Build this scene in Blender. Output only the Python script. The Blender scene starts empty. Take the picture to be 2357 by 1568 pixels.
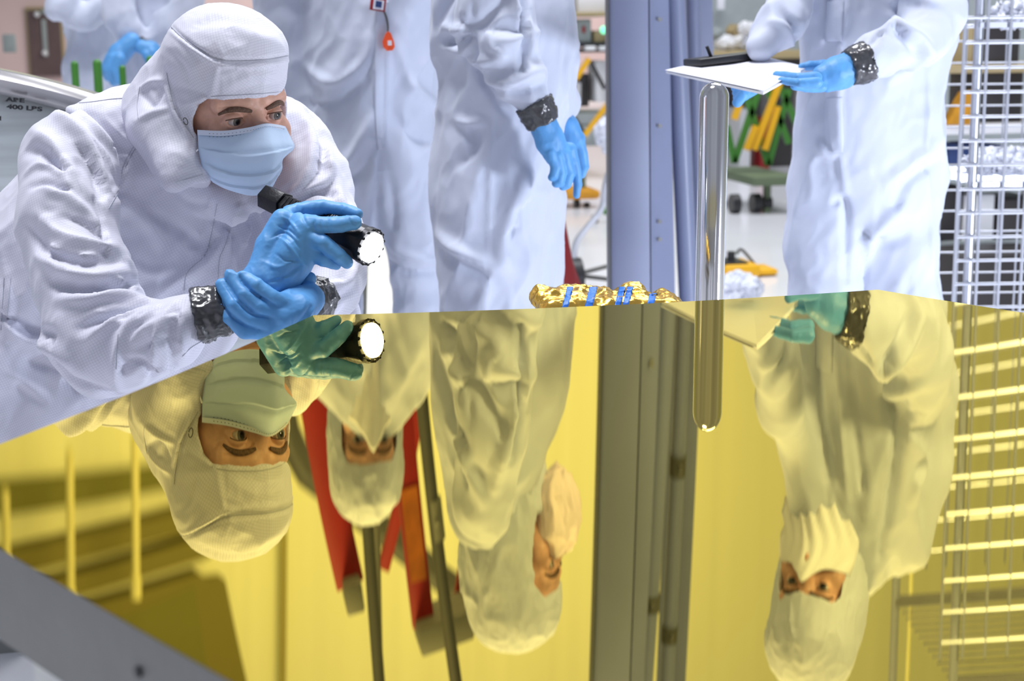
import bpy, bmesh, math, random
import numpy as np
from mathutils import Vector, Matrix
from mathutils.bvhtree import BVHTree

# ------------------------------------------------------------------ camera, world, lights, exposure
S = bpy.context.scene
COL = S.collection
W, H, F = 2357.0, 1568.0, 3498.55
CAM = np.array([-0.518, -1.23, 0.361])
CR = np.array([0.979, -0.204, -0.009]); CF = np.array([0.199, 0.960, -0.197])
CF /= np.linalg.norm(CF); CR -= CF * (CR @ CF); CR /= np.linalg.norm(CR); CU = np.cross(CR, CF)
RM = 15.9            # curvature radius of the concave mirror
FLOOR = -0.92
cd = bpy.data.cameras.new('camera'); cam = bpy.data.objects.new('camera', cd); COL.objects.link(cam)
cam.matrix_world = Matrix(((CR[0], CU[0], -CF[0], CAM[0]), (CR[1], CU[1], -CF[1], CAM[1]), (CR[2], CU[2], -CF[2], CAM[2]), (0, 0, 0, 1)))
cd.sensor_width = 36; cd.lens = F / W * 36; cd.clip_start = 0.05; cd.clip_end = 200
cd.dof.use_dof = True; cd.dof.focus_distance = 2.15; cd.dof.aperture_fstop = 6.3
S.camera = cam
S.view_settings.view_transform = 'Standard'; S.view_settings.look = 'None'
S.view_settings.exposure = 0.0; S.view_settings.gamma = 1.0; S.view_settings.use_curve_mapping = False
wd = bpy.data.worlds.new('hall_light'); S.world = wd; wd.use_nodes = True
wd.node_tree.nodes['Background'].inputs[0].default_value = (0.76, 0.82, 1.0, 1)
wd.node_tree.nodes['Background'].inputs[1].default_value = 0.37

def area(name, loc, aim, size, power, color):
    l = bpy.data.lights.new(name, 'AREA'); l.shape = 'DISK'; l.size = size; l.energy = power; l.color = color
    o = bpy.data.objects.new(name, l); COL.objects.link(o); o.location = loc
    o.rotation_euler = (Vector(aim) - Vector(loc)).to_track_quat('-Z', 'Y').to_euler()
    return o
area('overhead_lamp', (-0.9, 1.6, 6.5), (-.2, 1.5, 0), 2.0, 520, (0.95, 0.96, 1.0))
area('wall_fill', (6.0, 26.0, 8.0), (6, 38, 6), 12.0, 1450, (1.0, 0.97, 0.93))  # unseen fill added to brighten the back wall
area('floor_fill', (4.0, 8.0, 9.0), (4, 8, 0), 7.0, 900, (0.95, 0.97, 1.0))  # unseen fill added to light the hall floor from above
area('inspection_lamp', (2.1, -0.2, -0.38), (1.25, 2.0, -0.42), 0.35, 66, (0.80, 0.86, 1.0))

# ------------------------------------------------------------------ picking points of the place
def ray(px, py):
    d = CF + CR * (px - W / 2) / F - CU * (py - H / 2) / F
    return d / np.linalg.norm(d)
def D(px, py, Y):
    d = ray(px, py); return CAM + d * (Y - CAM[1]) / d[1]
def bounce(px, py):
    d = ray(px, py); c = np.array([0, 0, RM]); w = CAM - c
    b = w @ d; t = -b + math.sqrt(b * b - (w @ w - RM * RM)); Q = CAM + d * t
    n = (c - Q) / RM; return Q, d - 2 * (d @ n) * n
def M(px, py, Y):
    Q, e = bounce(px, py); return Q + e * (Y - Q[1]) / e[1]
def mpp(P):
    return ((np.asarray(P) - CAM) @ CF) / F
def V(a): return Vector([float(v) for v in a])

# ------------------------------------------------------------------ objects and tags
def link(name, me, mat=None, parent=None):
    o = bpy.data.objects.new(name, me); COL.objects.link(o)
    if mat is not None and me is not None: me.materials.append(mat)
    if parent is not None: o.parent = parent
    return o
def tag(o, label=None, cat=None, group=None, kind=None):
    if label: o['label'] = label
    if cat: o['category'] = cat
    if group: o['group'] = group
    if kind: o['kind'] = kind
    return o
def empty(name, loc, label=None, cat=None, group=None):
    o = bpy.data.objects.new(name, None); COL.objects.link(o); o.location = V(loc); o.empty_display_size = .05
    bpy.context.view_layer.update()
    return tag(o, label, cat, group)
def keep(o, parent):
    """parent without moving (parents are unrotated empties or untransformed meshes)"""
    o.parent = parent; o.matrix_parent_inverse = Matrix.Translation(-parent.location) if parent.type == 'EMPTY' else Matrix.Identity(4)
    return o
class MB:
    """collects plain solids into one mesh"""
    def __init__(s): s.bm = bmesh.new()
    def box(s, c, size, rot=None, bev=0.0):
        m = Matrix.Translation(V(c)) @ (rot.to_4x4() if rot is not None else Matrix.Identity(4)) @ Matrix.Diagonal((size[0], size[1], size[2], 1))
        r = bmesh.ops.create_cube(s.bm, size=1, matrix=m)
        if bev:
            es = list({e for v in r['verts'] for e in v.link_edges})
            bmesh.ops.bevel(s.bm, geom=es, offset=bev, segments=2, affect='EDGES', profile=.5)
        return s
    def bar(s, a, b, w, h=None, up=(0, 0, 1), bev=0.0):
        a, b = V(a), V(b); d = b - a; L = d.length; z = d.normalized(); u = Vector(up)
        x = u.cross(z)
        if x.length < 1e-3: x = Vector((0, 1, 0)).cross(z)
        x.normalize(); y = z.cross(x)
        rot = Matrix((x, y, z)).transposed()
        return s.box((a + b) / 2, (w, h or w, L), rot, bev)
    def cyl(s, a, b, r, r2=None, n=24, cap=True):
        a, b = V(a), V(b); d = b - a
        m = Matrix.Translation((a + b) / 2) @ d.to_track_quat('Z', 'Y').to_matrix().to_4x4()
        bmesh.ops.create_cone(s.bm, cap_ends=cap, segments=n, radius1=r, radius2=r if r2 is None else r2, depth=d.length, matrix=m)
        return s
    def sph(s, c, r, sc=(1, 1, 1), n=20, rot=None):
        m = Matrix.Translation(V(c)) @ (rot.to_4x4() if rot is not None else Matrix.Identity(4)) @ Matrix.Diagonal((sc[0], sc[1], sc[2], 1))
        bmesh.ops.create_uvsphere(s.bm, u_segments=n, v_segments=max(8, n // 2), radius=r, matrix=m); return s
    def tube(s, pts, r, n=12, closed=False):
        P = [V(p) for p in pts]; rr = r if hasattr(r, '__len__') else [r] * len(P); rings = []; prev = None
        for i, p in enumerate(P):
            t = (P[min(i + 1, len(P) - 1)] - P[max(i - 1, 0)]).normalized()
            x = (prev - t * prev.dot(t)) if prev is not None else t.orthogonal()
            x.normalize(); prev = x; y = t.cross(x)
            rings.append([s.bm.verts.new(p + (x * math.cos(k * 2 * math.pi / n) + y * math.sin(k * 2 * math.pi / n)) * rr[i]) for k in range(n)])
        for a, b in zip(rings, rings[1:]):
            for k in range(n): s.bm.faces.new((a[k], a[(k + 1) % n], b[(k + 1) % n], b[k]))
        s.bm.faces.new(rings[0][::-1]); s.bm.faces.new(rings[-1]); return s
    def prism(s, pts, vec):
        vec = V(vec); a = [s.bm.verts.new(V(p)) for p in pts]; b = [s.bm.verts.new(V(p) + vec) for p in pts]; n = len(a)
        s.bm.faces.new(a[::-1]); s.bm.faces.new(b)
        for i in range(n): s.bm.faces.new((a[i], a[(i + 1) % n], b[(i + 1) % n], b[i]))
        return s
    def build(s, name, mat, parent=None, smooth=40):
        bmesh.ops.recalc_face_normals(s.bm, faces=s.bm.faces[:])
        me = bpy.data.meshes.new(name); s.bm.to_mesh(me); s.bm.free()
        if smooth:
            me.shade_smooth(); me.set_sharp_from_angle(angle=math.radians(smooth))
        o = link(name, me, mat)
        if parent is not None: keep(o, parent)
        return o
def smooth_path(pts, k=6):
    P = [np.asarray(p, float) for p in pts]; P = [2 * P[0] - P[1]] + P + [2 * P[-1] - P[-2]]; out = []
    for i in range(1, len(P) - 2):
        for j in range(k):
            t = j / k; a, b, c, d = P[i - 1:i + 3]
            out.append(.5 * ((2 * b) + (c - a) * t + (2 * a - 5 * b + 4 * c - d) * t * t + (3 * b - a - 3 * c + d) * t ** 3))
    out.append(P[-2]); return out

# ------------------------------------------------------------------ materials
def mat(name, col, rough=.6, metal=0.0, noise=0.0, nscale=8.0, bump=0.0, bscale=60.0, emit=None, estr=1.0, grid=0.0, alpha=1.0, coat=0.0, trans=0.0, sheen=0.0, stretch=None, dirt=None):
    m = bpy.data.materials.new(name); m.use_nodes = True; nt = m.node_tree; N = nt.nodes; L = nt.links
    p = N['Principled BSDF']; p.inputs['Base Color'].default_value = (*col, 1); p.inputs['Roughness'].default_value = rough
    p.inputs['Metallic'].default_value = metal; p.inputs['Coat Weight'].default_value = coat; p.inputs['Coat Roughness'].default_value = .08
    if trans: p.inputs['Transmission Weight'].default_value = trans
    if alpha < 1: p.inputs['Alpha'].default_value = alpha
    if sheen: p.inputs['Sheen Weight'].default_value = sheen
    tc = N.new('ShaderNodeTexCoord'); src = tc.outputs['Object']
    mp = N.new('ShaderNodeMapping'); L.new(src, mp.inputs['Vector'])
    if stretch: mp.inputs['Scale'].default_value = stretch
    cur = None
    if noise or dirt:
        nz = N.new('ShaderNodeTexNoise'); nz.inputs['Scale'].default_value = nscale; nz.inputs['Detail'].default_value = 4; L.new(mp.outputs[0], nz.inputs['Vector'])
        mx = N.new('ShaderNodeMix'); mx.data_type = 'RGBA'
        mx.inputs[6].default_value = (*[c * (1 - noise) for c in col], 1) if not dirt else (*dirt, 1)
        mx.inputs[7].default_value = (*[min(1, c * (1 + noise * .5)) for c in col], 1)
        rp = N.new('ShaderNodeMapRange'); rp.inputs[1].default_value = .3; rp.inputs[2].default_value = .7; L.new(nz.outputs[0], rp.inputs[0]); L.new(rp.outputs[0], mx.inputs[0])
        cur = mx.outputs[2]
    if grid:
        # fine conductive grid woven into the cloth: lines on three lattice families, each fading where the cloth faces along it
        sp = .0036
        rot = N.new('ShaderNodeMapping'); rot.inputs['Rotation'].default_value = (.25, .35, .5); L.new(src, rot.inputs['Vector'])
        nw = N.new('ShaderNodeTexNoise'); nw.inputs['Scale'].default_value = 9; L.new(src, nw.inputs['Vector'])
        va = N.new('ShaderNodeVectorMath'); va.operation = 'MULTIPLY_ADD'; va.inputs[1].default_value = (.02,) * 3; L.new(nw.outputs['Color'], va.inputs[0]); L.new(rot.outputs[0], va.inputs[2])
        sep = N.new('ShaderNodeSeparateXYZ'); L.new(va.outputs[0], sep.inputs[0])
        rn = N.new('ShaderNodeMapping'); rn.vector_type = 'NORMAL'; rn.inputs['Rotation'].default_value = (.25, .35, .5); L.new(tc.outputs['Normal'], rn.inputs['Vector'])
        sn = N.new('ShaderNodeSeparateXYZ'); L.new(rn.outputs[0], sn.inputs[0])
        tot = None
        for k in range(3):
            a = N.new('ShaderNodeMath'); a.operation = 'PINGPONG'; a.inputs[1].default_value = sp / 2; L.new(sep.outputs[k], a.inputs[0])
            b = N.new('ShaderNodeMapRange'); b.inputs[1].default_value = 0; b.inputs[2].default_value = .00045; b.inputs[3].default_value = 1; b.inputs[4].default_value = 0; L.new(a.outputs[0], b.inputs[0])
            c = N.new('ShaderNodeMath'); c.operation = 'ABSOLUTE'; L.new(sn.outputs[k], c.inputs[0])
            d = N.new('ShaderNodeMapRange'); d.inputs[1].default_value = .55; d.inputs[2].default_value = .7; d.inputs[3].default_value = 1; d.inputs[4].default_value = 0; L.new(c.outputs[0], d.inputs[0])
            e = N.new('ShaderNodeMath'); e.operation = 'MULTIPLY'; L.new(b.outputs[0], e.inputs[0]); L.new(d.outputs[0], e.inputs[1])
            if tot is None: tot = e.outputs[0]
            else:
                g = N.new('ShaderNodeMath'); g.operation = 'MAXIMUM'; L.new(tot, g.inputs[0]); L.new(e.outputs[0], g.inputs[1]); tot = g.outputs[0]
        g = N.new('ShaderNodeMath'); g.operation = 'MULTIPLY'; g.inputs[1].default_value = grid; L.new(tot, g.inputs[0])
        mx = N.new('ShaderNodeMix'); mx.data_type = 'RGBA'; L.new(g.outputs[0], mx.inputs[0])
        if cur is not None: L.new(cur, mx.inputs[6])
        else: mx.inputs[6].default_value = (*col, 1)
        mx.inputs[7].default_value = (.28, .28, .38, 1); cur = mx.outputs[2]
    if cur is not None: L.new(cur, p.inputs['Base Color'])
    if bump:
        nb = N.new('ShaderNodeTexNoise'); nb.inputs['Scale'].default_value = bscale; nb.inputs['Detail'].default_value = 3; L.new(mp.outputs[0], nb.inputs['Vector'])
        bp = N.new('ShaderNodeBump'); bp.inputs['Strength'].default_value = bump; bp.inputs['Distance'].default_value = .01; L.new(nb.outputs[0], bp.inputs['Height']); L.new(bp.outputs[0], p.inputs['Normal'])
    if emit: p.inputs['Emission Color'].default_value = (*emit, 1); p.inputs['Emission Strength'].default_value = estr
    return m
MT = {
 'suit_grid': mat('gridded_cleanroom_cloth', (.66, .66, .76), .62, grid=.42, bump=.05, bscale=40, sheen=.15),
 'suit': mat('cleanroom_cloth', (.56, .60, .72), .66, bump=.06, bscale=30, sheen=.15),
 'suit_grey': mat('cleanroom_cloth_grey', (.70, .73, .80), .66, bump=.06, bscale=30, sheen=.15),
 'seam_dark': mat('dark_seam_thread', (.42, .43, .50), .8),  # darker thread for seams and stitching
 'seam': mat('seam_cloth', (.72, .73, .82), .7, bump=.1, bscale=200),
 'glove': mat('nitrile_glove', (.105, .34, .70), .50, bump=.06, bscale=45, noise=.12, nscale=30),
 'tape': mat('dark_tape', (.05, .05, .055), .26, bump=.25, bscale=22, coat=.3),
 'mask': mat('surgical_mask', (.53, .67, .88), .75, bump=.05, bscale=120),
 'mask_edge': mat('mask_binding', (.70, .78, .95), .7),
 'print': mat('dark_print', (.03, .04, .07), .6),
 'skin': mat('skin', (.64, .36, .27), .50, noise=.22, nscale=45, bump=.10, bscale=160),
 'skin_dark': mat('skin_shade', (.40, .17, .10), .5, noise=.2, nscale=40),
 'brow': mat('brow_hair', (.13, .07, .045), .8, noise=.5, nscale=300),
 'veil': mat('white_face_veil', (.80, .80, .84), .7, bump=.1, bscale=60),
 'veil_pink': mat('pink_face_cover', (.92, .76, .76), .6, bump=.2, bscale=60),
 'black': mat('black_metal', (.022, .022, .025), .33, metal=.6, bump=.08, bscale=120),
 'black_plastic': mat('black_plastic', (.02, .02, .022), .4),
 'lens': mat('flashlight_glow', (1, 1, 1), .3, emit=(.95, .97, 1.0), estr=14),
 'grey_paint': mat('grey_painted_metal', (.20, .20, .19), .5, noise=.12, nscale=14, bump=.05, bscale=90),
 'column': mat('blue_grey_column_paint', (.23, .26, .39), .38, noise=.06, nscale=3),
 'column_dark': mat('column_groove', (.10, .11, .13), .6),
 'steel': mat('polished_steel', (.85, .83, .84), .10, metal=1.0, noise=.42, nscale=110, stretch=(1, 1, .004)),
 'pipe': mat('dull_pipe', (.11, .11, .10), .5, metal=.2, noise=.1),
 'chrome': mat('bright_wire', (.60, .62, .68), .32, metal=.65),
 'drum': mat('brushed_drum', (.60, .64, .64), .32, metal=.25, noise=.18, nscale=3, stretch=(1, 1, 14), bump=.04, bscale=5),
 'rim': mat('drum_rim', (.36, .35, .36), .25, metal=.7),
 'decal': mat('decal_paint', (.012, .012, .015), .5),
 'foil': mat('gold_foil', (.92, .56, .10), .25, metal=1.0, bump=.7, bscale=30),
 'blue_tape': mat('blue_tape', (.02, .17, .68), .45),
 'red': mat('red_fibreglass', (.34, .012, .015), .4, noise=.1),
 'orange_label': mat('orange_label', (.55, .15, .02), .5, noise=.5, nscale=14),
 'cap': mat('grey_plastic_cap', (.20, .20, .17), .6),
 'orange': mat('orange_plastic', (1.0, .11, .02), .4),
 'amber': mat('amber_plate', (.62, .28, .01), .5, noise=.3, nscale=20),
 'yellow': mat('yellow_paint', (.85, .45, .01), .45),
 'green': mat('green_paint', (.05, .21, .025), .5),
 'olive': mat('olive_base', (.12, .16, .09), .6),
 'white_paint': mat('white_paint', (.82, .82, .84), .5),
 'paper': mat('white_paper', (.86, .86, .92), .6),
 'floor': mat('glossy_white_floor', (.86, .86, .90), .16, noise=.04, nscale=1.5),
 'wall_pink': mat('pink_wall_paint', (.80, .60, .58), .8, noise=.05, nscale=1),
 'wall_cream': mat('cream_filter_wall', (.90, .92, .64), .8, noise=.05, nscale=.7, stretch=(3, 3, .05)),
 'band_olive_shading': mat('olive_band_and_shading', (.17, .17, .04), .8, noise=.1, nscale=.5),
 'beam_pale': mat('pale_beam', (.80, .76, .36), .7),
 'beam_dark_shading': mat('dark_beam_and_shading', (.19, .17, .04), .7),
 'seam_line': mat('wall_seam', (.34, .30, .10), .7),
 'door': mat('brown_door', (.13, .08, .08), .5, noise=.15, nscale=2),
 'door_frame': mat('tan_frame', (.42, .33, .18), .5),
 'grey_box': mat('grey_cabinet', (.36, .40, .40), .6, noise=.1),
 'dark_gap': mat('dark_equipment', (.035, .03, .03), .5),
 'tan': mat('tan_bench_top', (.42, .33, .17), .5),
 'navy': mat('navy_fabric', (.02, .05, .18), .6),
 'bright_plastic': mat('crumpled_plastic', (.75, .78, .88), .25, bump=.6, bscale=25),
 'glass_lens': mat('green_light', (.2, .9, .5), .4, emit=(.2, .9, .5), estr=1.2),
}
def gold_mirror():
    m = bpy.data.materials.new('gold_mirror'); m.use_nodes = True; nt = m.node_tree
    p = nt.nodes['Principled BSDF']; p.inputs['Base Color'].default_value = (.98, .76, .23, 1); p.inputs['Metallic'].default_value = 1
    p.inputs['Roughness'].default_value = 0.0; p.inputs['Specular Tint'].default_value = (1, .92, .54, 1)
    return m
MT['gold'] = gold_mirror()
def eye_material():
    m = bpy.data.materials.new('eyeball'); m.use_nodes = True; nt = m.node_tree; N = nt.nodes; L = nt.links; p = N['Principled BSDF']
    p.inputs['Roughness'].default_value = .08; tc = N.new('ShaderNodeTexCoord'); sp = N.new('ShaderNodeSeparateXYZ'); L.new(tc.outputs['Object'], sp.inputs[0])
    r = N.new('ShaderNodeValToRGB'); el = r.color_ramp.elements; mr = N.new('ShaderNodeMapRange')
    mr.inputs[1].default_value = .0070; mr.inputs[2].default_value = .0120; L.new(sp.outputs[1], mr.inputs[0]); L.new(mr.outputs[0], r.inputs[0])
    el[0].position = 0; el[0].color = (.36, .27, .25, 1); el[1].position = .50; el[1].color = (.50, .43, .41, 1)
    for pos, c in ((.58, (.04, .035, .035)), (.66, (.16, .14, .13)), (.86, (.10, .09, .09)), (.90, (.004, .004, .004)), (1, (.004, .004, .004))):
        e = el.new(pos); e.color = (*c, 1)
    L.new(r.outputs[0], p.inputs['Base Color']); return m
MT['eye'] = eye_material()

# ------------------------------------------------------------------ sculpting: distance fields on a grid -> one smooth mesh
class Clay:
    def __init__(s, lo, hi, h):
        s.lo = np.asarray(lo, float); s.h = h; s.n = np.maximum(4, np.ceil((np.asarray(hi) - s.lo) / h).astype(int) + 1)
        s.F = np.full(s.n, 1.0, np.float32)
    def _blk(s, lo, hi):
        a = np.clip(np.floor((np.asarray(lo) - s.lo) / s.h).astype(int), 0, s.n); b = np.clip(np.ceil((np.asarray(hi) - s.lo) / s.h).astype(int) + 1, 0, s.n)
        if np.any(b <= a): return None
        ax = [(s.lo[i] + s.h * np.arange(a[i], b[i])).astype(np.float32) for i in range(3)]
        return tuple(slice(a[i], b[i]) for i in range(3)), ax[0][:, None, None], ax[1][None, :, None], ax[2][None, None, :]
    def _mix(s, sl, d, k, op):
        A = s.F[sl]
        if op == 'sub': d = -d; A2 = -A; 
        else: A2 = A
        if op == 'sub':
            # smooth max(A, -d)
            h = np.clip(.5 - .5 * (d - A) / k, 0, 1) if k > 0 else None
            s.F[sl] = (d * (1 - h) + A * h + k * h * (1 - h)) if k > 0 else np.maximum(A, d)
        else:
            h = np.clip(.5 + .5 * (A - d) / k, 0, 1) if k > 0 else None
            s.F[sl] = (A * (1 - h) + d * h - k * h * (1 - h)) if k > 0 else np.minimum(A, d)
    def cone(s, a, b, ra, rb, k=.02, op='add', sq=None):
        a = np.asarray(a, float); b = np.asarray(b, float); R = max(ra, rb); m = R * (sq[1] if sq and sq[1] > 1 else 1) + 2 * k + 3 * s.h
        q = s._blk(np.minimum(a, b) - m, np.maximum(a, b) + m)
        if q is None: return s
        sl, X, Y, Z = q; ba = b - a; L2 = max(ba @ ba, 1e-12)
        x = X - a[0]; y = Y - a[1]; z = Z - a[2]
        t = np.clip((x * ba[0] + y * ba[1] + z * ba[2]) / L2, 0, 1)
        vx = x - t * ba[0]; vy = y - t * ba[1]; vz = z - t * ba[2]
        r = ra + (rb - ra) * t
        if sq:
            n = np.asarray(sq[0], float); n = n / np.linalg.norm(n); f = 1 / sq[1] - 1; dt = (vx * n[0] + vy * n[1] + vz * n[2]) * f
            vx = vx + dt * n[0]; vy = vy + dt * n[1]; vz = vz + dt * n[2]
            d = np.sqrt(vx * vx + vy * vy + vz * vz) - r; d = d * min(1, sq[1] if sq[1] < 1 else 1)
        else: d = np.sqrt(vx * vx + vy * vy + vz * vz) - r
        s._mix(sl, d.astype(np.float32), k, op); return s
    def chain(s, pts, k=.02, op='add', sq=None):
        for (a, ra), (b, rb) in zip(pts, pts[1:]): s.cone(a, b, ra, rb, k, op, sq)
        return s
    def ell(s, c, rad, k=.01, rot=None, op='add'):
        c = np.asarray(c, float); rad = np.asarray(rad, float); m = rad.max() + 2 * k + 3 * s.h
        q = s._blk(c - m, c + m)
        if q is None: return s
        sl, X, Y, Z = q; x = X - c[0]; y = Y - c[1]; z = Z - c[2]
        if rot is not None:
            R = np.asarray(rot); x, y, z = (x * R[0][0] + y * R[0][1] + z * R[0][2], x * R[1][0] + y * R[1][1] + z * R[1][2], x * R[2][0] + y * R[2][1] + z * R[2][2])
        k0 = np.sqrt((x / rad[0]) ** 2 + (y / rad[1]) ** 2 + (z / rad[2]) ** 2); k1 = np.sqrt((x / rad[0] ** 2) ** 2 + (y / rad[1] ** 2) ** 2 + (z / rad[2] ** 2) ** 2) + 1e-9
        s._mix(sl, (k0 * (k0 - 1) / k1).astype(np.float32), k, op); return s
    def prism_y(s, poly, y0, y1, k=.003, op='sub'):
        """2D polygon in x,z pushed along y"""
        P = np.asarray(poly, float); lo = np.array([P[:, 0].min() - .02, y0 - .02, P[:, 1].min() - .02]); hi = np.array([P[:, 0].max() + .02, y1 + .02, P[:, 1].max() + .02])
        sl, X, Y, Z = s._blk(lo, hi); x = X[:, :, 0]; x = X.reshape(-1, 1); z = Z.reshape(1, -1)
        d2 = np.full((x.shape[0], z.shape[1]), 1e9); ins = np.zeros(d2.shape, bool)
        for i in range(len(P)):
            a, b = P[i], P[(i + 1) % len(P)]; e = b - a; wx = x - a[0]; wz = z - a[1]
            t = np.clip((wx * e[0] + wz * e[1]) / (e @ e), 0, 1); d2 = np.minimum(d2, (wx - t * e[0]) ** 2 + (wz - t * e[1]) ** 2)
            c = ((a[1] <= z) & (b[1] > z)) | ((b[1] <= z) & (a[1] > z)); cx = a[0] + (z - a[1]) / (b[1] - a[1] + 1e-12) * e[0]; ins ^= c & (x < cx)
        d2 = np.sqrt(d2) * np.where(ins, -1, 1)
        d = np.maximum(d2[:, None, :], np.maximum(y0 - Y, Y - y1)); s._mix(sl, d.astype(np.float32), k, op); return s
    def mesh(s):
        Fd = s.F; I = Fd < 0; nx, ny, nz = s.n
        c = np.zeros((nx - 1, ny - 1, nz - 1), np.int8)
        for dx in (0, 1):
            for dy in (0, 1):
                for dz in (0, 1): c += I[dx:nx - 1 + dx, dy:ny - 1 + dy, dz:nz - 1 + dz]
        act = np.argwhere((c > 0) & (c < 8)); idx = np.full(c.shape, -1, np.int64); idx[tuple(act.T)] = np.arange(len(act))
        corner = [(dx, dy, dz) for dx in (0, 1) for dy in (0, 1) for dz in (0, 1)]
        vals = {cc: Fd[act[:, 0] + cc[0], act[:, 1] + cc[1], act[:, 2] + cc[2]] for cc in corner}
        acc = np.zeros((len(act), 3)); cnt = np.zeros(len(act))
        for ca in corner:
            for ax in range(3):
                if ca[ax]: continue
                cb = list(ca); cb[ax] = 1; cb = tuple(cb); a = vals[ca]; b = vals[cb]; m = (a < 0) != (b < 0); t = np.where(m, a / np.where(m, a - b, 1), 0)
                p = np.array(ca, float)[None] + 0 * acc; p[:, ax] = t; acc += p * m[:, None]; cnt += m
        v = s.lo + (act + acc / cnt[:, None]) * s.h
        quads = []
        for ax in range(3):
            o1, o2 = [(1, 2), (2, 0), (0, 1)][ax]
            sa = [slice(None)] * 3; sb = [slice(None)] * 3; sa[ax] = slice(0, -1); sb[ax] = slice(1, None)
            A = I[tuple(sa)]; B = I[tuple(sb)]; e = np.argwhere(A != B)
            e = e[(e[:, o1] > 0) & (e[:, o2] > 0) & (e[:, o1] < s.n[o1] - 1) & (e[:, o2] < s.n[o2] - 1)]
            ins = A[tuple(e.T)]
            def g(d1, d2):
                q = e.copy(); q[:, o1] -= d1; q[:, o2] -= d2; return idx[tuple(q.T)]
            q = np.stack([g(1, 1), g(0, 1), g(0, 0), g(1, 0)], 1); q[~ins] = q[~ins][:, ::-1]; quads.append(q)
        q = np.concatenate(quads); return v, q[(q >= 0).all(1)]
def vnormals(v, q):
    a = v[q[:, 2]] - v[q[:, 0]]; b = v[q[:, 3]] - v[q[:, 1]]; n = np.cross(a, b); out = np.zeros_like(v)
    for k in range(4):
        for c in range(3): out[:, c] += np.bincount(q[:, k], n[:, c], len(v))
    return out / (np.linalg.norm(out, axis=1)[:, None] + 1e-12)
def relax(v, q, it=2, f=.5):
    for _ in range(it):
        acc = np.zeros_like(v); cnt = np.zeros(len(v))
        for k in range(4):
            for j in (1, 3):
                for c in range(3): acc[:, c] += np.bincount(q[:, k], v[q[:, (k + j) % 4], c], len(v))
                cnt += np.bincount(q[:, k], minlength=len(v))
        v = v + f * (acc / np.maximum(cnt, 1)[:, None] - v)
    return v
def _hash(i, j, k, seed):
    h = (i * 374761393 + j * 668265263 + k * 2147483647 + seed * 974634777) & 0xFFFFFFFF
    h = ((h ^ (h >> 13)) * 1274126177) & 0xFFFFFFFF
    return ((h ^ (h >> 16)) & 0xFFFF) / 32767.5 - 1
def noise3(p, seed=0):
    i = np.floor(p).astype(np.int64); f = p - i; u = f * f * (3 - 2 * f); r = 0
    for dx in (0, 1):
        for dy in (0, 1):
            for dz in (0, 1):
                w = (u[:, 0] if dx else 1 - u[:, 0]) * (u[:, 1] if dy else 1 - u[:, 1]) * (u[:, 2] if dz else 1 - u[:, 2])
                r = r + w * _hash(i[:, 0] + dx, i[:, 1] + dy, i[:, 2] + dz, seed)
    return r
def crumple(v, q, amp, scale, seed=0, dirn=(0, 0, 1), stretch=2.5, mask=None):
    """soft cloth folds: warped ridged noise, longer along dirn"""
    d = np.asarray(dirn, float); d /= np.linalg.norm(d)
    for o, (a, sc) in enumerate(((amp, scale), (amp * .45, scale * .45), (amp * .18, scale * .2))):
        n = vnormals(v, q); p = v / sc; w = np.stack([noise3(p * .6, seed + 7 + o), noise3(p * .6 + 31, seed + 8 + o), noise3(p * .6 + 57, seed + 9 + o)], 1) * .55
        p = p + w; p = p - np.outer(p @ d, d) * (1 - 1 / stretch)
        r = 1 - 2 * np.abs(noise3(p, seed + o)) ** .8; r = r - .25
        if mask is not None: r = r * mask
        v = v + n * (r * a)[:, None]
    return v
def fold(v, q, lines, bvh=None, gain=1.0, wgain=1.0):
    """each line: ('D'|'M', [(px,py)..], width_m, height_m) laid on the visible surface as a ridge (or groove)"""
    bvh = bvh or BVHTree.FromPolygons(v.tolist(), q.tolist()); n = vnormals(v, q); add = np.zeros(len(v))
    for view, pts, wd_, am in lines:
        am = am * gain; wd_ = wd_ * wgain
        P = smooth_path([np.array(p, float) for p in pts], 8) if len(pts) > 2 else [np.array(pts[0], float) + (np.array(pts[1], float) - pts[0]) * t for t in np.linspace(0, 1, 16)]
        hit = []
        for p in P:
            if view == 'D': o, d = CAM, ray(*p)
            else: o, d = bounce(*p)
            h = bvh.ray_cast(V(o), V(d))
            hit.append(np.array(h[0]) if h[0] is not None else None)
        for i in range(len(hit) - 1):
            a, b = hit[i], hit[i + 1]
            if a is None or b is None or np.linalg.norm(b - a) > .08: continue
            ta = math.sin(math.pi * min(1, max(0, (i + .5) / len(P)))) ** .5
            m = np.where((np.abs(v - (a + b) / 2) < (np.linalg.norm(b - a) / 2 + 3 * wd_)).all(1))[0]
            if not len(m): continue
            e = b - a; w = v[m] - a; t = np.clip(w @ e / (e @ e + 1e-12), 0, 1); dd = ((w - t[:, None] * e) ** 2).sum(1)
            val = am * ta * np.exp(-dd / (wd_ * wd_)); cur = add[m]; add[m] = np.where(np.abs(val) > np.abs(cur), val, cur)
    return v + n * add[:, None]
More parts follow.
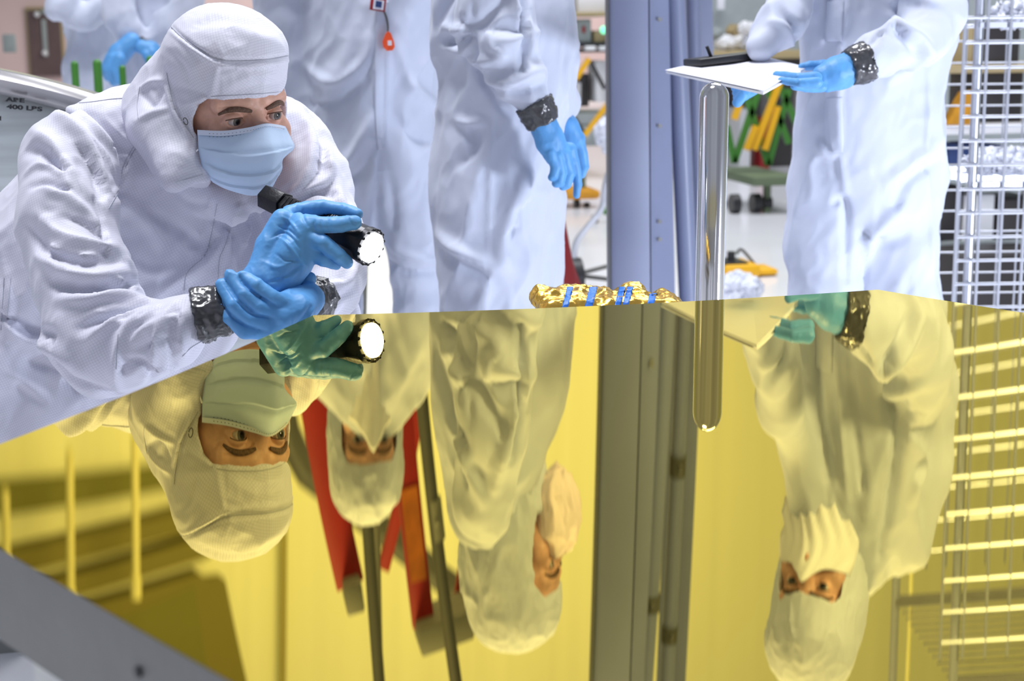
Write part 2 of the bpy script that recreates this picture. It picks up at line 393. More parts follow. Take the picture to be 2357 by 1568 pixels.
def flap(o, lp, rp, m, name='front_flap', thick=.0012):
    '''narrow cloth band laid on a garment between two lines of sight points'''
    bv = BVHTree.FromPolygons([x.co for x in o.data.vertices], [p.vertices for p in o.data.polygons]); rows_ = []
    for a, b in zip(smooth_path([np.array(x, float) for x in lp], 10), smooth_path([np.array(x, float) for x in rp], 10)):
        r_ = []
        for t in np.linspace(0, 1, 4):
            p = a + (b - a) * t; h = bv.ray_cast(V(CAM), V(ray(*p)))
            if h[0] is None: break
            r_.append(np.array(h[0]) + (CAM - np.array(h[0])) / np.linalg.norm(CAM - np.array(h[0])) * .0035)
        if len(r_) == 4 and (not rows_ or np.linalg.norm(r_[0] - rows_[-1][0]) < .05): rows_.append(r_)
    if len(rows_) > 4: return patch(name, rows_, MT[m], o, thick, 2, 2)
def seam(name, o, lines, r, m, lift=.0004):
    """thin stitched lines lying on an object, each one a part, placed where sight lines meet it"""
    me = o.data; bv = BVHTree.FromPolygons([x.co for x in me.vertices], [p.vertices for p in me.polygons])
    for view, pl in lines:
        runs = [[]]
        for p in (smooth_path([np.array(x, float) for x in pl], 6) if len(pl) > 2 else [np.array(pl[0], float) + (np.array(pl[1], float) - pl[0]) * t for t in np.linspace(0, 1, 14)]):
            o_, d = (CAM, ray(*p)) if view == 'D' else bounce(*p)
            h = bv.ray_cast(V(o_), V(d))
            if h[0] is None or (runs[-1] and (h[0] - runs[-1][-1]).length > .03): runs.append([])
            if h[0] is not None: runs[-1].append(h[0] + h[1] * lift * (1 if h[1].dot(V(d)) < 0 else -1))
        run = max(runs, key=len)
        if len(run) > 2: mb = MB(); mb.tube(run, r, 6); mb.build(name, MT[m], o)
def tomesh(name, v, q, mat_, parent=None):
    me = bpy.data.meshes.new(name); me.vertices.add(len(v)); me.vertices.foreach_set('co', np.asarray(v, np.float32).ravel())
    me.loops.add(q.size); me.loops.foreach_set('vertex_index', q.ravel().astype(np.int32)); me.polygons.add(len(q))
    me.polygons.foreach_set('loop_start', np.arange(0, q.size, 4, dtype=np.int32)); me.update(calc_edges=True); me.validate(); me.shade_smooth()
    o = link(name, me, mat_)
    if parent is not None: keep(o, parent)
    return o
def pts(lst, Y=None):
    """(view, px, py, Y, r_px) -> centre and radius in metres"""
    out = []
    for view, px, py, y, r in lst:
        P = D(px, py, y) if view == 'D' else M(px, py, y); out.append((P, r * mpp(P) if view == 'D' else r * mpp(P) * 1.0))
    return out
def patch(name, rows, mat_, parent, thick=.0015, nu=8, nv=8, disp=None):
    """sheet through a grid of points (rows of columns), given real thickness"""
    G = np.array(rows, float); G = np.array([smooth_path(list(r), nu) for r in G]); G = np.array([smooth_path(list(G[:, i]), nv) for i in range(G.shape[1])]).transpose(1, 0, 2)
    a, b = G.shape[:2]; v = G.reshape(-1, 3); I = np.arange(a * b).reshape(a, b); q = np.stack([I[:-1, :-1], I[1:, :-1], I[1:, 1:], I[:-1, 1:]], -1).reshape(-1, 4)
    n = vnormals(v, q)
    if disp is not None:
        U, T = np.meshgrid(np.linspace(0, 1, b), np.linspace(0, 1, a)); v = v + n * disp(U.ravel(), T.ravel())[:, None]
    v2 = v - n * thick; m = len(v); q2 = q[:, ::-1] + m
    rim = []
    for line in (I[0, :], I[:, -1], I[::-1][-1 - (a - 1), ::-1] if False else I[-1, ::-1], I[::-1, 0]):
        for x, y in zip(line[:-1], line[1:]): rim.append((x, y, y + m, x + m))
    return tomesh(name, np.concatenate([v, v2]), np.concatenate([q, q2, np.array(rim)]), mat_, parent)

# ------------------------------------------------------------------ people: shared pieces
class Frame:
    def __init__(s, c, fwd, up=(0, 0, 1), right=None):
        s.c = np.asarray(c, float); f = np.asarray(fwd, float); f /= np.linalg.norm(f)
        if right is not None: r = np.asarray(right, float); r -= f * (r @ f)
        else: r = np.cross(f, np.asarray(up, float))
        r /= np.linalg.norm(r); s.E = np.array([r, f, np.cross(r, f)])
    def w(s, p): return s.c + np.asarray(p, float) @ s.E
    def l(s, p): return s.E @ (np.asarray(p, float) - s.c)
    def hit(s, px, py, rad):
        """local point where the camera ray meets an ellipsoid of this frame"""
        o = s.l(CAM) / rad; d = (s.E @ ray(px, py)) / rad; b = o @ d; disc = b * b - (d @ d) * (o @ o - 1)
        t = (-b - math.sqrt(max(disc, 0))) / (d @ d); return (o + d * t) * rad
def head_skin(fr, parent, h=.0022, sc=1.0, name='head', detail=True):
    c = Clay((-.1, -.12, -.2), (.1, .14, .13), h)
    c.ell((0, 0, 0), (.075, .093, .112), .01); c.ell((0, .028, -.068), (.056, .060, .052), .03); c.cone((0, -.02, -.07), (0, -.03, -.12), .052, .054, .02)
    c.ell((0, .062, .03), (.055, .030, .04), .02)                                             # forehead
    for s_ in (-1, 1):
        c.ell((s_ * .042, .066, -.045), (.026, .022, .026), .015)                             # cheekbone
        c.cone((s_ * .050, .072, .006), (s_ * .014, .091, .010), .010, .010, .010)            # brow ridge
        c.ell((s_ * .034, .098, -.014), (.020, .016, .013), .010, op='sub')                   # socket
        c.ell((s_ * .033, .0805, -.015), (.0142, .0142, .0142), .003)                         # lids
        c.cone((s_ * .047, .078, -.016), (s_ * .020, .089, -.018), .0025, .002, .003)
        c.ell((s_ * .033, .094, -.0155), (.0150, .011, .0054), .0015, op='sub')               # lid opening
        c.ell((s_ * .078, -.008, -.02), (.010, .022, .030), .006)                             # ear
    c.cone((0, .090, -.004), (0, .114, -.044), .0085, .011, .009); c.ell((0, .109, -.047), (.017, .014, .010), .006)   # nose
    for s_ in (-1, 1): c.ell((s_ * .009, .108, -.055), (.004, .006, .004), .002, op='sub')
    c.ell((0, .088, -.078), (.024, .012, .006), .004); c.ell((0, .087, -.088), (.020, .012, .006), .004); c.ell((0, .094, -.083), (.022, .010, .0012), .002, op='sub')
    c.ell((0, .080, -.100), (.020, .015, .012), .012)                                         # chin
    v, q = c.mesh(); v = relax(v, q, 2, .5)
    if detail:
        n = vnormals(v, q); x, y, z = v.T
        for zz, amp in ((.030, .0012), (.039, .0010), (.048, .0008)): v = v - n * (amp * np.exp(-((z - zz - 2.2 * x * x) / .0016) ** 2) * (y > .06))[:, None]
        for s_ in (-1, 1):
            zc = .006 + .35 * (s_ * x - .030) - 6 * (s_ * x - .030) ** 2
            v = v - n * (.0016 * np.exp(-((z - zc + .004) / .0016) ** 2) * (y > .05) * (s_ * x > .012) * (s_ * x < .055))[:, None]
    v = fr.c + (v * sc) @ fr.E
    return tomesh(name, v, q, MT['skin'], parent)
def eye_part(fr, side, gaze, parent, sc=1.0):
    P = fr.c + (np.array([side * .033, .0805, -.015]) * sc) @ fr.E; mb = MB(); mb.sph((0, 0, 0), .0121 * sc, n=32)
    # rings run around the local Y axis so the iris is round
    o = mb.build('eyeball', MT['eye'], None, 0); o.data.shade_smooth(); o.parent = parent
    g = Vector(gaze).normalized(); o.location = V(P) - (parent.location if parent.type == 'EMPTY' else Vector())
    o.rotation_euler = g.to_track_quat('Y', 'Z').to_euler(); return o
def brow_part(fr, side, parent, sc=1.0):
    mb = MB(); P = [fr.c + (np.array([side * x, y, z]) * sc) @ fr.E for x, y, z in ((.012, .0995, -.001), (.022, .0985, .002), (.034, .0935, .0035), (.045, .0855, .0010), (.053, .077, -.005))]
    P = smooth_path(P, 4); n = len(P); mb.tube(P, [.0040 * sc * math.sin(.55 + 2.3 * i / n) for i in range(n)], 8)
    ml = MB(); L_ = []
    for x in np.linspace(-.0135, .0135, 12):
        z = .0056 * math.sqrt(1 - (x / .0152) ** 2); y = .0805 + math.sqrt(max(1e-6, .0146 ** 2 - x * x - z * z)); L_.append(fr.c + (np.array([side * .033 + x, y, -.0153 + z]) * sc) @ fr.E)
    ml.tube(L_, .0007 * sc, 6); ml.build('eyelashes', MT['brow'], parent)
    return mb.build('eyebrow', MT['brow'], parent)
def boots(parent, places, mt='suit'):
    for x, y, dx, dy in places:
        c = Clay((x - .2, y - .25, FLOOR - .02), (x + .2, y + .25, FLOOR + .2), .008); c.cone((x, y, FLOOR + .10), (x, y, FLOOR + .2), .055, .06, .03)
        c.cone((x - dx * .04, y - dy * .04, FLOOR + .045), (x + dx * .13, y + dy * .13, FLOOR + .035), .047, .036, .03)
        v, q = c.mesh(); v[:, 2] = np.maximum(v[:, 2], FLOOR); tomesh('boot_cover', v, q, MT[mt], parent)
def glove_mesh(name, chains, parent, h=.0016, k=.005, kf=.0012, wr=None, palm=None, grooves=(), mt='glove', seed=0):
    """fingers are joined crisply to one another, then softly to the palm"""
    al = [p for c in chains + (palm or []) for p in c]; lo = np.min([p - r for p, r in al], 0) - .012; hi = np.max([p + r for p, r in al], 0) + .012
    c = Clay(lo, hi, h)
    for f in chains: 
        c2 = c
        for (a, ra), (b, rb) in zip(f, f[1:]): c.cone(a, b, ra, rb, kf)
    for p in (palm or []): c.chain(p, k)
    v, q = c.mesh(); v = relax(v, q, 2, .5); v = crumple(v, q, .0008, .022, seed, (0, 0, 1), 1.5)
    if grooves: v = fold(v, q, grooves)
    return tomesh(name, v, q, MT[mt], parent)
def cuff(name, a, b, ra, rb, parent, seed=3, sq=None):
    a = np.asarray(a); b = np.asarray(b); lo = np.minimum(a, b) - max(ra, rb) - .02; hi = np.maximum(a, b) + max(ra, rb) + .02; c = Clay(lo, hi, .0025)
    c.cone(a - (b - a) * .0, b, ra, rb, .004, sq=sq); d = (b - a) / np.linalg.norm(b - a)
    # flat ends
    X, Y, Z = [c.lo[i] + c.h * np.arange(c.n[i]) for i in range(3)]; s_ = (X[:, None, None] - a[0]) * d[0] + (Y[None, :, None] - a[1]) * d[1] + (Z[None, None, :] - a[2]) * d[2]; L = np.linalg.norm(b - a)
    c.F = np.maximum(c.F, np.maximum(-s_, s_ - L).astype(np.float32)); v, q = c.mesh(); v = relax(v, q, 1, .4); v = crumple(v, q, .0022, .02, seed, d, .6); v = crumple(v, q, .0012, .012, seed + 4, d, 2)
    return tomesh(name, v, q, MT['tape'], parent)

# ------------------------------------------------------------------ person 1: leaning over the mirror with the flashlight
P1 = empty('person', (-.62, 1.15, FLOOR), 'person in white gridded coverall and blue face mask leaning over gold mirror, aiming a flashlight', 'person')
EYE = np.array([-.427, .993, .247]); fwd1 = np.array([.452, -.876, -.17]); fwd1 /= np.linalg.norm(fwd1)
fr1 = Frame((0, 0, 0), fwd1, right=(-.058, -.030, -.0065)); fr1.c = EYE - fr1.w((0, .092, -.015))
head1 = head_skin(fr1, P1, .0018)
for s_ in (-1, 1):
    eye_part(fr1, s_, (.62, -.72, -.20), head1); brow_part(fr1, s_, head1)
# hood
HR = np.array([.093, .108, .124])
Lc = lambda px, py, Y: fr1.l(D(px, py, Y))
c = Clay((-.20, -.24, -.27), (.20, .16, .17), .0026)
c.ell((0, -.006, .004), (.090, .106, .119), .01); c.ell((0, .015, .072), (.085, .088, .058), .03); c.ell((0, -.05, -.03), (.085, .075, .09), .03)
c.cone((0, -.02, -.04), (0, -.02, -.085), .085, .070, .03)
g1 = [(Lc(455, 330, 1.04), .030), (Lc(415, 380, 1.00), .024), (Lc(398, 416, .985), .006)]
c.chain(g1, .02); c.chain([(Lc(400, 414, .985), .007), (Lc(470, 408, .985), .010)], .02); c.chain([(Lc(330, 290, 1.04), .014), (Lc(398, 416, .985), .006)], .03); c.chain([(Lc(420, 200, 1.12), .055), (Lc(370, 260, 1.12), .05), (Lc(350, 300, 1.08), .030)], .04); c.chain([(Lc(400, 300, 1.06), .05), (Lc(420, 350, 1.05), .045), (Lc(462, 385, 1.05), .020)], .03)
c.chain([(Lc(640, 330, 1.14), .045), (Lc(615, 380, 1.14), .035)], .03)
op = [fr1.hit(*p, HR)[[0, 2]] for p in ((486, 231), (470, 246), (459, 275), (455, 300), (452, 340), (450, 378), (462, 402))]
op += [(.035, -.125), (-.030, -.125), (-.055, -.09), (-.068, -.05), (-.083, -.01), (-.083, .028), fr1.hit(655, 219, HR)[[0, 2]], fr1.hit(610, 226, HR)[[0, 2]], fr1.hit(550, 230, HR)[[0, 2]]]
c.prism_y(op, .0, .16, .004)
c.ell((0, .0, -.045), (.072, .094, .11), .004, op='sub')
v, q = c.mesh(); v = relax(v, q, 3, .5); v = fr1.c + v @ fr1.E
top = np.clip((v[:, 2] - .33) / .06, 0, 1)
v = crumple(v, q, .0018, .05, 5, (0, 0, 1), 1.5)
v = fold(v, q, [('D', [(390, 55), (420, 85), (460, 115), (505, 137), (560, 140), (620, 136), (674, 126)], .0028, -.0045),
    ('D', [(388, 70), (425, 100), (465, 128), (505, 150), (560, 153), (620, 148), (678, 138)], .003, .0035),
    ('D', [(505, 142), (495, 180), (484, 228)], .006, .003), ('D', [(500, 165), (520, 160), (545, 150)], .005, -.003),
    ('D', [(486, 236), (460, 262), (449, 320), (447, 375), (462, 402)], .0035, .0022), ('D', [(486, 228), (550, 225), (612, 221), (668, 214)], .0035, .0018),
    ('D', [(375, 165), (385, 210), (400, 260), (425, 300), (448, 340)], .004, .003), ('D', [(383, 160), (393, 205), (408, 255), (435, 297)], .004, -.003),
    ('D', [(322, 205), (350, 190), (380, 185)], .006, .006), ('D', [(330, 220), (350, 240), (370, 215)], .007, -.007), ('D', [(318, 275), (345, 262), (385, 250)], .005, .004),
    ('D', [(400, 200), (430, 205), (475, 215)], .006, -.003), ('D', [(398, 245), (430, 240), (470, 228)], .005, .003), ('D', [(385, 120), (420, 150), (440, 200)], .006, -.0025),
    ('D', [(520, 200), (570, 178), (630, 172)], .007, .003), ('D', [(560, 205), (600, 195), (650, 192)], .006, -.002), ('D', [(540, 60), (580, 80), (640, 95)], .012, .004), ('D', [(440, 60), (500, 45), (560, 52)], .012, -.003)]
    + [('D', [(x, 146 - (x - 560) * .05), (x + 5, 158 - (x - 560) * .05), (x + 3, 172)], .004, .0014) for x in range(560, 672, 13)])
hood1 = tomesh('hood', v, q, MT['suit_grid'], P1)
seam('seam', hood1, [('D', [(390, 57), (420, 87), (460, 116), (505, 138), (560, 141), (620, 137), (672, 127)])], .0009, 'seam_dark')
seam('stitching', hood1, [('D', [(384, 168), (392, 210), (405, 256), (430, 295), (446, 318)]), ('D', [(486, 222), (550, 219), (612, 215), (664, 209)]), ('D', [(322, 200), (316, 240), (318, 272)]), ('D', [(405, 418), (440, 410), (466, 402)])], .0005, 'seam_dark')
# snaps on the hood cheek
for px, py in ((429, 278), (424, 300)):
    p = fr1.w(fr1.hit(px, py, np.array([.096, .112, .128]))); n_ = p - fr1.c; n_ /= np.linalg.norm(n_)
    mb = MB(); t1 = np.cross(n_, (0, 0, 1)); t1 /= np.linalg.norm(t1); t2 = np.cross(n_, t1)
    mb.tube([p + n_ * .002 + (t1 * math.cos(a) * .0035 + t2 * math.sin(a) * .0052) for a in np.linspace(0, 6.0, 18)], .0007, 6); mb.build('snap', MT['pipe'], P1)
# face mask: pleated sheet
rows = [[(454, 299, .995), (515, 301, .978), (575, 293, .968), (613, 285, .968), (640, 287, .985), (657, 291, 1.0)],
        [(455, 318, .99), (512, 326, .967), (575, 322, .955), (620, 313, .950), (650, 313, .968), (670, 318, .985)],
        [(457, 345, .985), (510, 352, .960), (575, 355, .944), (630, 348, .935), (658, 345, .955), (677, 341, .975)],
        [(462, 372, .985), (508, 390, .960), (575, 398, .944), (628, 392, .940), (646, 380, .955), (652, 366, .975)],
        [(470, 398, .985), (515, 420, .965), (575, 428, .950), (618, 418, .948), (638, 402, .960), (650, 388, .975)],
        [(490, 420, .99), (530, 440, .975), (572, 451, .962), (607, 445, .962), (628, 428, .970), (644, 402, .98)]]
def pleat(u, t):
    e = np.clip(np.minimum(u, 1 - u) * 8, 0, 1); z = 0
    for c0, a in ((.36, .0035), (.60, .004), (.82, .003)): z = z + a * np.where(t < c0 + .05 * np.sin(3 * u), 1, 0) * np.exp(-np.clip(c0 - t, 0, 1) / .10)
    return z * e + .0012 * np.sin(9 * u + 5 * t) * e
mask1 = patch('face_mask', [[D(*p) for p in r] for r in rows], MT['mask'], P1, .0012, 10, 12, lambda u, t: -pleat(u, t))
mb = MB(); edge = smooth_path([D(*p) + (CAM - D(*p)) * .0012 for p in rows[0]], 6); lo_ = smooth_path([D(p[0] + 1, p[1] + 12, p[2] - .004) + (CAM - D(*p)) * .0012 for p in rows[0]], 6)
for a, b, c_, d_ in zip(edge, edge[1:], lo_, lo_[1:]):
    vs = [mb.bm.verts.new(V(x)) for x in (a, b, d_, c_)]; mb.bm.faces.new(vs)
mb.build('mask_binding', MT['mask_edge'], mask1)
mb = MB()
for off, st in ((7, 5.0), (14, 5.5)):
    P = smooth_path([D(p[0] + 1, p[1] + off, p[2] - .002) + (CAM - D(*p)) * .0022 for p in rows[0]], 14)
    for i in range(6, len(P) - 3, 2): mb.tube([P[i], P[i] + (P[i + 1] - P[i]) * .55], .00035, 4)
mb.build('mask_stitching', MT['print'], mask1)
mb = MB(); mb.tube(smooth_path([D(455, 345, .975), D(449, 352, 1.0), D(446, 362, 1.03)], 5), .0012, 6); mb.tube(smooth_path([D(466, 395, .98), D(455, 390, 1.0), D(448, 372, 1.03)], 5), .0012, 6); mb.build('ear_loop', MT['veil'], mask1)

# coverall
c = Clay((-1.20, .55, -.62), (-.14, 1.62, .36), .0042)
tor = pts([('D', 440, 350, 1.13, 115), ('D', 300, 420, 1.22, 190), ('D', 190, 620, 1.27, 235), ('D', 60, 860, 1.30, 250), ('D', -40, 1010, 1.30, 240)])
c.chain(tor, .05); c.chain(pts([('D', 480, 400, 1.18, 120), ('D', 430, 560, 1.20, 165), ('D', 330, 760, 1.20, 170), ('D', 190, 950, 1.22, 190)]), .05)
c.chain(pts([('D', 600, 380, 1.20, 90), ('D', 540, 560, 1.18, 110), ('D', 440, 700, 1.15, 120)]), .04)
c.chain(pts([('D', 230, 290, 1.14, 75), ('D', 420, 250, 1.22, 85), ('D', 640, 310, 1.22, 85)]), .04)                  # shoulder yoke
c.chain(pts([('D', 158, 375, 1.05, 108), ('D', 155, 500, .98, 108), ('D', 190, 640, .92, 112), ('D', 232, 775, .86, 120)]), .015)   # right upper arm
c.chain(pts([('D', 232, 775, .86, 120), ('D', 320, 792, .83, 96), ('D', 395, 770, .80, 80), ('D', 440, 738, .79, 60)]), .012)       # right forearm
c.chain(pts([('D', 250, 850, .86, 55), ('D', 300, 868, .85, 42)]), .03)
c.chain(pts([('D', 665, 330, 1.16, 95), ('D', 715, 430, 1.10, 88), ('D', 752, 540, 1.03, 78), ('D', 770, 630, .97, 62)]), .02)      # left upper arm
c.chain(pts([('D', 770, 630, .97, 62), ('D', 765, 665, .93, 56), ('D', 745, 690, .89, 48)]), .02)
c.chain(pts([('D', 455, 430, 1.08, 40), ('D', 540, 462, 1.06, 38), ('D', 600, 445, 1.08, 38)]), .03)
c.chain(pts([('D', 700, 690, 1.05, 60), ('D', 780, 720, 1.05, 50)]), .03)
v, q = c.mesh(); v = relax(v, q, 3, .5)
v = crumple(v, q, .0056, .085, 21, (.5, -.3, .8), 3.2)
v = fold(v, q, [('D', [(215, 455), (232, 500), (240, 560), (246, 600)], .006, -.006), ('D', [(278, 345), (300, 375), (282, 420), (255, 450), (236, 475)], .004, .004),
    ('D', [(110, 250), (170, 290), (210, 350), (245, 430)], .010, .010), ('D', [(140, 240), (200, 280), (260, 340)], .009, .008), ('D', [(75, 300), (120, 330), (160, 390), (200, 450)], .010, .009),
    ('D', [(185, 340), (215, 390), (232, 450)], .008, -.009), ('D', [(55, 345), (100, 355), (150, 400)], .010, -.007),
    ('D', [(100, 430), (160, 455), (210, 500), (240, 540)], .008, .007), ('D', [(85, 490), (140, 540), (200, 560), (265, 570)], .008, .009), ('D', [(60, 520), (110, 580), (180, 600), (275, 600)], .009, -.009),
    ('D', [(90, 590), (150, 625), (215, 640), (290, 625)], .010, .011), ('D', [(110, 650), (180, 665), (260, 660), (325, 650)], .008, -.009), ('D', [(130, 690), (200, 690), (270, 680), (330, 690)], .010, .010),
    ('D', [(175, 760), (220, 740), (290, 720), (335, 700)], .008, -.008), ('D', [(195, 790), (230, 760), (270, 730), (330, 712)], .008, .008), ('D', [(270, 900), (268, 840), (290, 760), (340, 715)], .008, .009),
    ('D', [(270, 860), (310, 830), (350, 850), (345, 880)], .006, -.006), ('D', [(350, 860), (355, 800), (370, 740), (400, 700)], .006, .006), ('D', [(395, 850), (398, 790), (415, 720)], .006, -.005), ('D', [(425, 820), (415, 770), (420, 720)], .006, .006),
    ('D', [(110, 770), (150, 860), (200, 890), (265, 905)], .008, -.008), ('D', [(0, 640), (30, 760), (110, 800), (180, 850)], .012, .008), ('D', [(0, 720), (60, 760), (120, 772)], .010, -.010),
    ('D', [(330, 490), (400, 520), (460, 560), (500, 540)], .010, -.006), ('D', [(470, 590), (490, 560), (505, 545)], .004, -.008), ('D', [(350, 690), (420, 640), (480, 600), (505, 560)], .010, .007),
    ('D', [(500, 700), (510, 600), (540, 500), (560, 470)], .005, .005), ('D', [(430, 680), (440, 600), (470, 500), (490, 450)], .004, .003), ('D', [(560, 470), (590, 520), (560, 600)], .01, -.006),
    ('D', [(690, 250), (720, 330), (700, 420), (650, 470)], .009, .009), ('D', [(700, 230), (745, 330), (740, 400)], .008, -.007), ('D', [(740, 310), (760, 400), (700, 450)], .009, .008), ('D', [(770, 390), (780, 450), (800, 500)], .009, .007),
    ('D', [(725, 700), (760, 660), (800, 650), (825, 600)], .006, .006), ('D', [(740, 715), (780, 690), (820, 660)], .006, -.006), ('D', [(680, 465), (730, 440), (790, 460)], .007, -.006), ('D', [(235, 480), (290, 470), (350, 520), (365, 560)], .012, .006),
    ('D', [(60, 400), (95, 380), (140, 400), (180, 460)], .006, .006), ('D', [(70, 430), (110, 420), (160, 450)], .006, -.006), ('D', [(190, 300), (235, 350), (262, 400)], .006, .006), ('D', [(215, 290), (250, 330), (290, 350)], .005, -.005), ('D', [(240, 270), (275, 310), (310, 330)], .005, .005),
    ('D', [(150, 500), (200, 520), (240, 560)], .005, -.006), ('D', [(100, 560), (150, 590), (215, 590)], .005, .006), ('D', [(150, 600), (210, 612), (262, 605)], .005, -.006), ('D', [(240, 640), (285, 650), (322, 668)], .005, .006), ('D', [(230, 720), (280, 745), (330, 735), (360, 705)], .005, .006),
    ('D', [(300, 790), (330, 760), (380, 735), (425, 730)], .005, .005), ('D', [(310, 810), (350, 790), (410, 775)], .005, -.005), ('D', [(330, 870), (370, 850), (405, 850)], .005, .004), ('D', [(20, 860), (60, 880), (110, 920)], .008, .006), ('D', [(60, 830), (120, 850), (170, 900)], .008, -.006),
    ('D', [(10, 590), (25, 700), (15, 780)], .008, .006), ('D', [(300, 600), (340, 630), (400, 620)], .007, .004), ('D', [(520, 520), (540, 560), (530, 640)], .006, -.005), ('D', [(600, 480), (575, 540), (560, 600)], .006, .004), ('D', [(400, 440), (440, 470), (480, 470)], .007, -.004)], gain=1.25, wgain=.95)
v = relax(v, q, 1, .4)
body1 = tomesh('coverall', v, q, MT['suit_grid'], P1)
seam('stitching', body1, [('D', [(150, 238), (200, 236), (260, 228), (300, 226)]), ('D', [(318, 322), (300, 350), (284, 380), (280, 400)]), ('D', [(280, 400), (272, 440), (250, 480)]), ('D', [(322, 326), (304, 354), (289, 384)]), ('D', [(500, 470), (485, 545), (470, 590), (430, 630), (425, 690)]), ('D', [(548, 460), (520, 560), (505, 600), (500, 690)]), ('D', [(10, 640), (6, 700), (2, 760)]), ('D', [(25, 640), (20, 700), (16, 740)]), ('D', [(268, 850), (270, 800), (272, 770)]), ('D', [(420, 820), (440, 800), (470, 782)])], .0005, 'seam_dark')
c = Clay((-1.25, .85, FLOOR), (-.30, 1.85, -.35), .009)
c.chain([((-.85, 1.38, -.45), .17), ((-.62, 1.20, -.50), .12), ((-.70, 1.45, FLOOR + .12), .075)], .04); c.chain([((-.95, 1.40, -.45), .16), ((-1.0, 1.25, -.55), .12), ((-1.02, 1.52, FLOOR + .12), .075)], .04)
v, q = c.mesh(); v = crumple(v, q, .012, .1, 3); tomesh('trouser_legs', v, q, MT['suit'], P1)
boots(P1, [(-.70, 1.42, .3, -.95), (-1.02, 1.5, .3, -.95)])
# collar and closing flap: raised cloth strips
def strip(name, pl, w, parent, m='suit_grid', t=.002, view='D'):
    P = smooth_path([np.array(p, float) for p in pl], 5); rows_ = []
    for p in P:
        A = D(p[0] - w / 2, p[1], p[2]); B = D(p[0] + w / 2, p[1], p[2]); rows_.append([A, (A + B) / 2, B])
    return patch(name, rows_, MT[m], parent, t, 2, 2)

# hands -----------------------------------------------------------
f_ = lambda l: pts([('D',) + tuple(p) for p in l])
mb_palm1 = [f_([(650, 507, .825, 27), (620, 570, .815, 32), (600, 640, .80, 40), (540, 700, .79, 46)]), f_([(700, 528, .805, 31), (665, 590, .80, 38), (625, 650, .795, 42)]), f_([(716, 572, .80, 24), (690, 605, .80, 30), (655, 645, .80, 36)])]
fing1 = [f_([(668, 492, .84, 21), (705, 482, .845, 19), (745, 477, .845, 17), (790, 482, .835, 15.5), (822, 493, .82, 13.5)]),
         f_([(690, 512, .815, 24), (738, 518, .795, 20), (785, 517, .785, 18.5), (815, 512, .780, 17)]),
         f_([(700, 545, .805, 24), (745, 560, .785, 19.5), (780, 588, .780, 17), (799, 604, .782, 14.5)]),
         f_([(712, 578, .80, 20), (745, 598, .79, 16), (776, 611, .795, 11)])]
H1 = glove_mesh('glove', fing1, P1, palm=mb_palm1, seed=2, grooves=[('D', [(625, 548), (650, 535), (672, 548), (690, 570)], .0018, -.0022), ('D', [(640, 520), (665, 530), (685, 548)], .0018, -.0020), ('D', [(636, 545), (660, 560), (690, 600), (705, 612)], .002, .0022), ('D', [(650, 500), (670, 512), (690, 540)], .002, .0018),
    ('D', [(700, 480), (698, 500), (708, 520)], .002, -.002), ('D', [(724, 508), (722, 520), (726, 534)], .0014, -.0012), ('D', [(740, 506), (739, 518), (742, 532)], .0014, -.0012), ('D', [(755, 506), (755, 518), (757, 530)], .0014, -.001), ('D', [(803, 500), (806, 510), (818, 518)], .0012, -.0012),
    ('D', [(620, 650), (650, 640), (690, 612)], .002, -.0018), ('D', [(640, 640), (665, 640), (685, 625)], .0018, .0016), ('D', [(600, 600), (640, 615), (680, 600)], .003, .0015), ('D', [(634, 585), (660, 600), (690, 600)], .002, -.0016)])
palm2 = [f_([(650, 730, .752, 32), (690, 712, .765, 36), (712, 690, .80, 36)]), f_([(640, 700, .757, 24), (690, 690, .785, 34)]), f_([(620, 756, .752, 26), (670, 742, .760, 26)])]
fing2 = [f_([(558, 636, .765, 15), (590, 657, .752, 18), (625, 684, .747, 19), (665, 702, .755, 20)]),
         f_([(530, 634, .768, 15.5), (562, 678, .750, 18.5), (598, 708, .744, 19), (650, 722, .750, 19)]),
         f_([(511, 655, .768, 15), (538, 703, .748, 19), (575, 735, .743, 19), (640, 745, .750, 20)]),
         f_([(506, 690, .768, 13), (530, 732, .750, 17.5), (563, 762, .745, 18.5), (630, 768, .752, 16)]),
         f_([(712, 668, .80, 19), (690, 655, .815, 18.5), (700, 647, .815, 18.5), (712, 641, .81, 16)])]
H2 = glove_mesh('glove', fing2, P1, palm=palm2, seed=5, grooves=[('D', [(655, 768), (690, 740), (715, 705)], .0025, -.002), ('D', [(668, 770), (700, 745), (722, 712)], .002, .002), ('D', [(549, 633), (560, 652), (588, 678), (632, 702)], .0016, -.003), ('D', [(518, 655), (550, 697), (580, 723), (617, 731)], .0016, -.003), ('D', [(500, 676), (527, 722), (556, 745), (584, 755)], .0016, -.003)])
t1 = f_([(450, 728, .785, 66), (524, 712, .782, 56)]); cuff('wrist_tape', t1[0][0], t1[1][0], t1[0][1], t1[1][1], P1, 4)
t2 = f_([(703, 693, .835, 44), (736, 686, .88, 50)]); cuff('wrist_tape', t2[0][0], t2[1][0], t2[0][1], t2[1][1], P1, 9)

